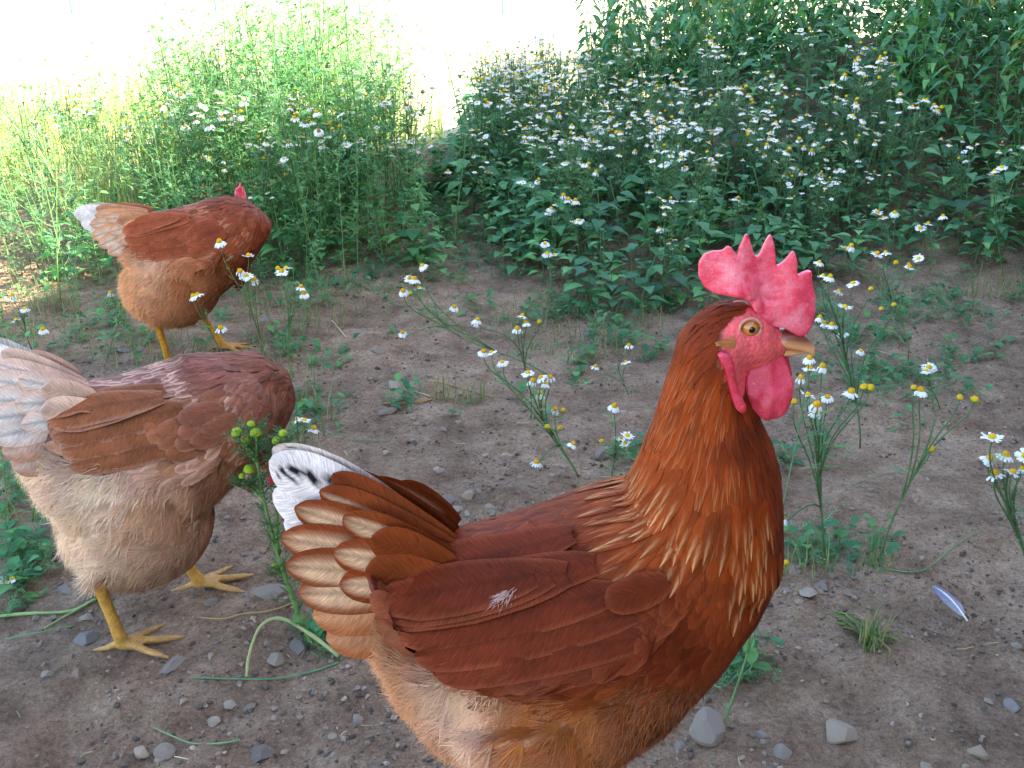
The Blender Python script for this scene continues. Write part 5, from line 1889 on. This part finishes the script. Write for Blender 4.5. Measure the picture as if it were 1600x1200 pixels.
shrub((-3.45, 5.0, 0), .85, .45, 2600, LG, 'light green bush with sunlit hanging leaves at the meadow\'s near left', .05, 1, 1.0)
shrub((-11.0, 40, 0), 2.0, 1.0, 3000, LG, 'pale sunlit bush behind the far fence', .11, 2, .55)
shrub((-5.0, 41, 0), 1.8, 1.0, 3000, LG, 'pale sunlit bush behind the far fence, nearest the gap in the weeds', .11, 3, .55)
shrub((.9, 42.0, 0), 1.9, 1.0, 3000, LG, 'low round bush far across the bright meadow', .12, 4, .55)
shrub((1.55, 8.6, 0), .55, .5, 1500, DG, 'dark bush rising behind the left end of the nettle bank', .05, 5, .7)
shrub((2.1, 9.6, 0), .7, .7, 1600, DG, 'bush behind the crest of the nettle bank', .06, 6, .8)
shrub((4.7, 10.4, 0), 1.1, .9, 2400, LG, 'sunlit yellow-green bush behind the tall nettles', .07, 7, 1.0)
shrub((6.2, 11.2, 0), 1.3, 1.0, 2400, LG, 'broad sunlit bush past the corner of the added building', .08, 8, 1.0)
M['postgreen'] = mat_plain('green_coated_steel', S(96, 160, 136), .5, .4, .15, 20)
def fence():
    root = empty('wire_fence', (-9.2, 21.5, 0))
    tag(root, 'green wire fence with thin posts across the sunlit meadow', 'fence')
    xs = [0, 3.0, 6.0, 9.0]
    pv, pf = tube([Vector((0, 0, -.1)), Vector((0, 0, 1.4))], [.022, .022], 8)
    pm = mesh_np('post', pv, pf)
    for x in xs:
        obj('post', pm, M['postgreen'], root, (x, x * .02, 0))
    for z in (.35, .65, .95, 1.25):
        v, f = tube([Vector((a, a * .02 - .024, z - (.012 if i % 2 else 0))) for i, a in enumerate(np.linspace(0, 9.0, 9))], [.0025] * 9, 4)
        obj('wire', mesh_np('wire', v, f), M['postgreen'], root)
fence()

# ---------------------------------------------------------------- small things lying on the dirt
def lying(name, px_list, r0, r1, col, label, cat, group=None, lift=.003, zs=None):
    pts = []
    for i, (a, b) in enumerate(px_list):
        p = gr(a, b); p.z += lift + (zs[i] if zs else 0)
        pts.append(p)
    # smooth it
    out = []
    n = len(pts)
    for i in range(n - 1):
        p0, p1, p2, p3 = pts[max(0, i - 1)], pts[i], pts[i + 1], pts[min(n - 1, i + 2)]
        for k in range(5):
            t = k / 5
            out.append(.5 * ((2 * p1) + (p2 - p0) * t + (2 * p0 - 5 * p1 + 4 * p2 - p3) * t * t + (3 * p1 - p0 - 3 * p2 + p3) * t ** 3))
    out.append(pts[-1])
    v, f = tube(out, list(np.linspace(r0 * .72, r1 * .72, len(out)) * np.array([rng.uniform(.85, 1.15) for _ in out])), 6)
    o0 = pts[0].copy()
    v = [q - o0 for q in v]
    cs = [mulc(col, rng.uniform(.85, 1.12)) for _ in v]
    o = obj(name, mesh_np(name, v, f, cs), M['straw'], None, o0)
    return tag(o, label, cat, group)
lying('bent_stalk', [(386, 1062), (392, 1040), (412, 1012), (445, 1003), (490, 1018), (530, 1034)], .0024, .0034, S(158, 160, 106), 'pale bent stalk arching over stones at the pineapple weed\'s foot', 'stalk', None, .004, [0, .012, .026, .028, .018, .004])
lying('fallen_stalk', [(300, 1062), (360, 1064), (430, 1064), (490, 1052), (530, 1038)], .0013, .0016, S(96, 138, 92), 'thin green stem trailing along the dirt below the bent stalk', 'stem')
lying('fallen_stalk', [(-20, 968), (40, 962), (110, 958), (150, 938)], .0028, .0020, S(150, 176, 110), 'thick green stem fallen beside the walking hen\'s trailing foot', 'stem')
lying('fallen_stalk', [(70, 985), (110, 962), (140, 945), (152, 938)], .0016, .0022, S(146, 166, 100), 'short green stem crossing the thick fallen one', 'stem')
lying('fallen_stalk', [(10, 1002), (60, 992), (120, 980)], .0018, .0010, S(120, 146, 104), 'faint grey-green stem fallen nearest the dull blue-grey stone', 'stem')
lying('root_strand', [(310, 968), (350, 970), (380, 962), (420, 958), (456, 946)], .0014, .0012, S(168, 138, 92), 'tan root strand winding over the dirt between the hens', 'root')
lying('fallen_stalk', [(240, 1140), (262, 1150), (300, 1165), (345, 1165), (375, 1160)], .0010, .0016, S(120, 146, 100), 'thin stem fallen near the paired stones', 'stem')
lying('dry_stalk', [(600, 633), (630, 632), (660, 630), (675, 626)], .0022, .0028, S(166, 118, 62), 'brown dry stalk lying across the path beside a grass tuft', 'stalk')
lying('dry_stalk', [(672, 596), (700, 602), (735, 612), (772, 622)], .0016, .0012, S(186, 150, 100), 'tan dry stalk lying along the path beyond the brown one', 'stalk')
lying('straw', [(519, 503), (541, 529)], .0020, .0018, S(196, 172, 136), 'pale straw lying alone on the path behind the hens', 'straw')
lying('straw', [(650, 614), (674, 622)], .0014, .0014, S(206, 186, 140), 'short pale straw beside the brown dry stalk', 'straw')
lying('fallen_stalk', [(1330, 760), (1400, 740), (1460, 745)], .0012, .0010, S(120, 140, 90), 'thin stem lying across the dirt behind the V-branched chamomile', 'stem')
lying('fallen_stalk', [(1372, 890), (1440, 895), (1500, 850), (1575, 812)], .0014, .0010, S(110, 142, 90), 'long thin runner reaching from the V-branched chamomile to the bunched one', 'stem')
lying('fallen_stalk', [(540, 690), (600, 692), (680, 695)], .0010, .0008, S(110, 132, 92), 'hair-thin stem lying above the white tail tip', 'stem')
lying('twig', [(1440, 985), (1480, 998), (1490, 1000)], .0014, .0010, S(110, 86, 66), 'tiny brown twig below the grey feather', 'twig')
for i in range(150):
    px, py = rng.uniform(20, 1590), rng.uniform(480, 1190)
    a = rng.uniform(0, 6.28); ln = rng.uniform(8, 26)
    col = rng.choice((S(176, 152, 108), S(140, 112, 82), S(196, 180, 140), S(120, 136, 84)))
    lying('straw', [(px, py), (px + math.cos(a) * ln * .5, py + math.sin(a) * ln * .25 + rng.uniform(-2, 2)), (px + math.cos(a) * ln, py + math.sin(a) * ln * .5)], .0009, .0006, col,
          'short dry straw fragment dropped on the dirt', 'straw', 'straw bits on the dirt')
# lost feather
def lost_feather():
    a, b = gr(1452, 930), gr(1510, 975)
    root = empty('fallen_feather', a)
    tag(root, 'small blue-grey feather with white quill lying on the bare dirt', 'feather')
    R = random.Random(5)
    d = (b - a); ln = d.length; d.normalize()
    n = Vector((.15, -.25, 1)); n = (n - d * n.dot(d)).normalized()
    line = [(d * ln * (1 - t) + n * (.004 + .012 * math.sin(t * 2.2)), n, -d) for t in np.linspace(0, 1, 10)]
    fb = Batch()
    SHAPES['_l'] = [(0, .03), (.12, .06), (.2, .5), (.35, .9), (.55, 1.0), (.75, .92), (.9, .62), (1, .1)]
    cA, cB = S(112, 112, 128), S(176, 170, 170)
    grow_feather(fb, line, ln, .021, '_l', lambda u, t: mixc(cB, cA, min(1, t * 1.6)) if abs(u) > .3 else cB, R, ncol=7, camber=.12, jag=.22)
    fb.build('vane', M['feather'], root)
    v, f = tube([p + n * .0006 for p, _, _ in line], list(np.linspace(.0011, .0004, 10)), 6)
    obj('quill', mesh_np('quill', v, f, [S(232, 228, 220)] * len(v)), M['straw'], root)
lost_feather()
# pulled-out grass tuft
def pulled_tuft():
    R = random.Random(8)
    p = gr(1352, 1000)
    root = empty('uprooted_tuft', p)
    tag(root, 'wilted yellow-green uprooted tuft lying on the dirt left of the feather', 'weed')
    pb = PB()
    for k in range(34):
        a = R.choice((R.uniform(1.9, 2.6), R.uniform(-.9, .1), R.uniform(4.2, 5.2)))
        ln = R.uniform(.02, .055)
        d = Vector((math.cos(a), math.sin(a), R.uniform(.0, .35)))
        q = [Vector((R.uniform(-.006, .006), R.uniform(-.006, .006), .004)) + d * ln * t + Vector((0, 0, .010 * math.sin(t * 3) - .004 * t)) for t in (0, .35, .7, 1)]
        v, f = tube(q, [.0016, .0018, .0014, .0005], 4)
        pb.add(v, f, mulc(S(156, 160, 100), R.uniform(.7, 1.15)))
    o = obj('blades', pb.mesh('blades', M['thread']), None, root); o['kind'] = 'stuff'
pulled_tuft()
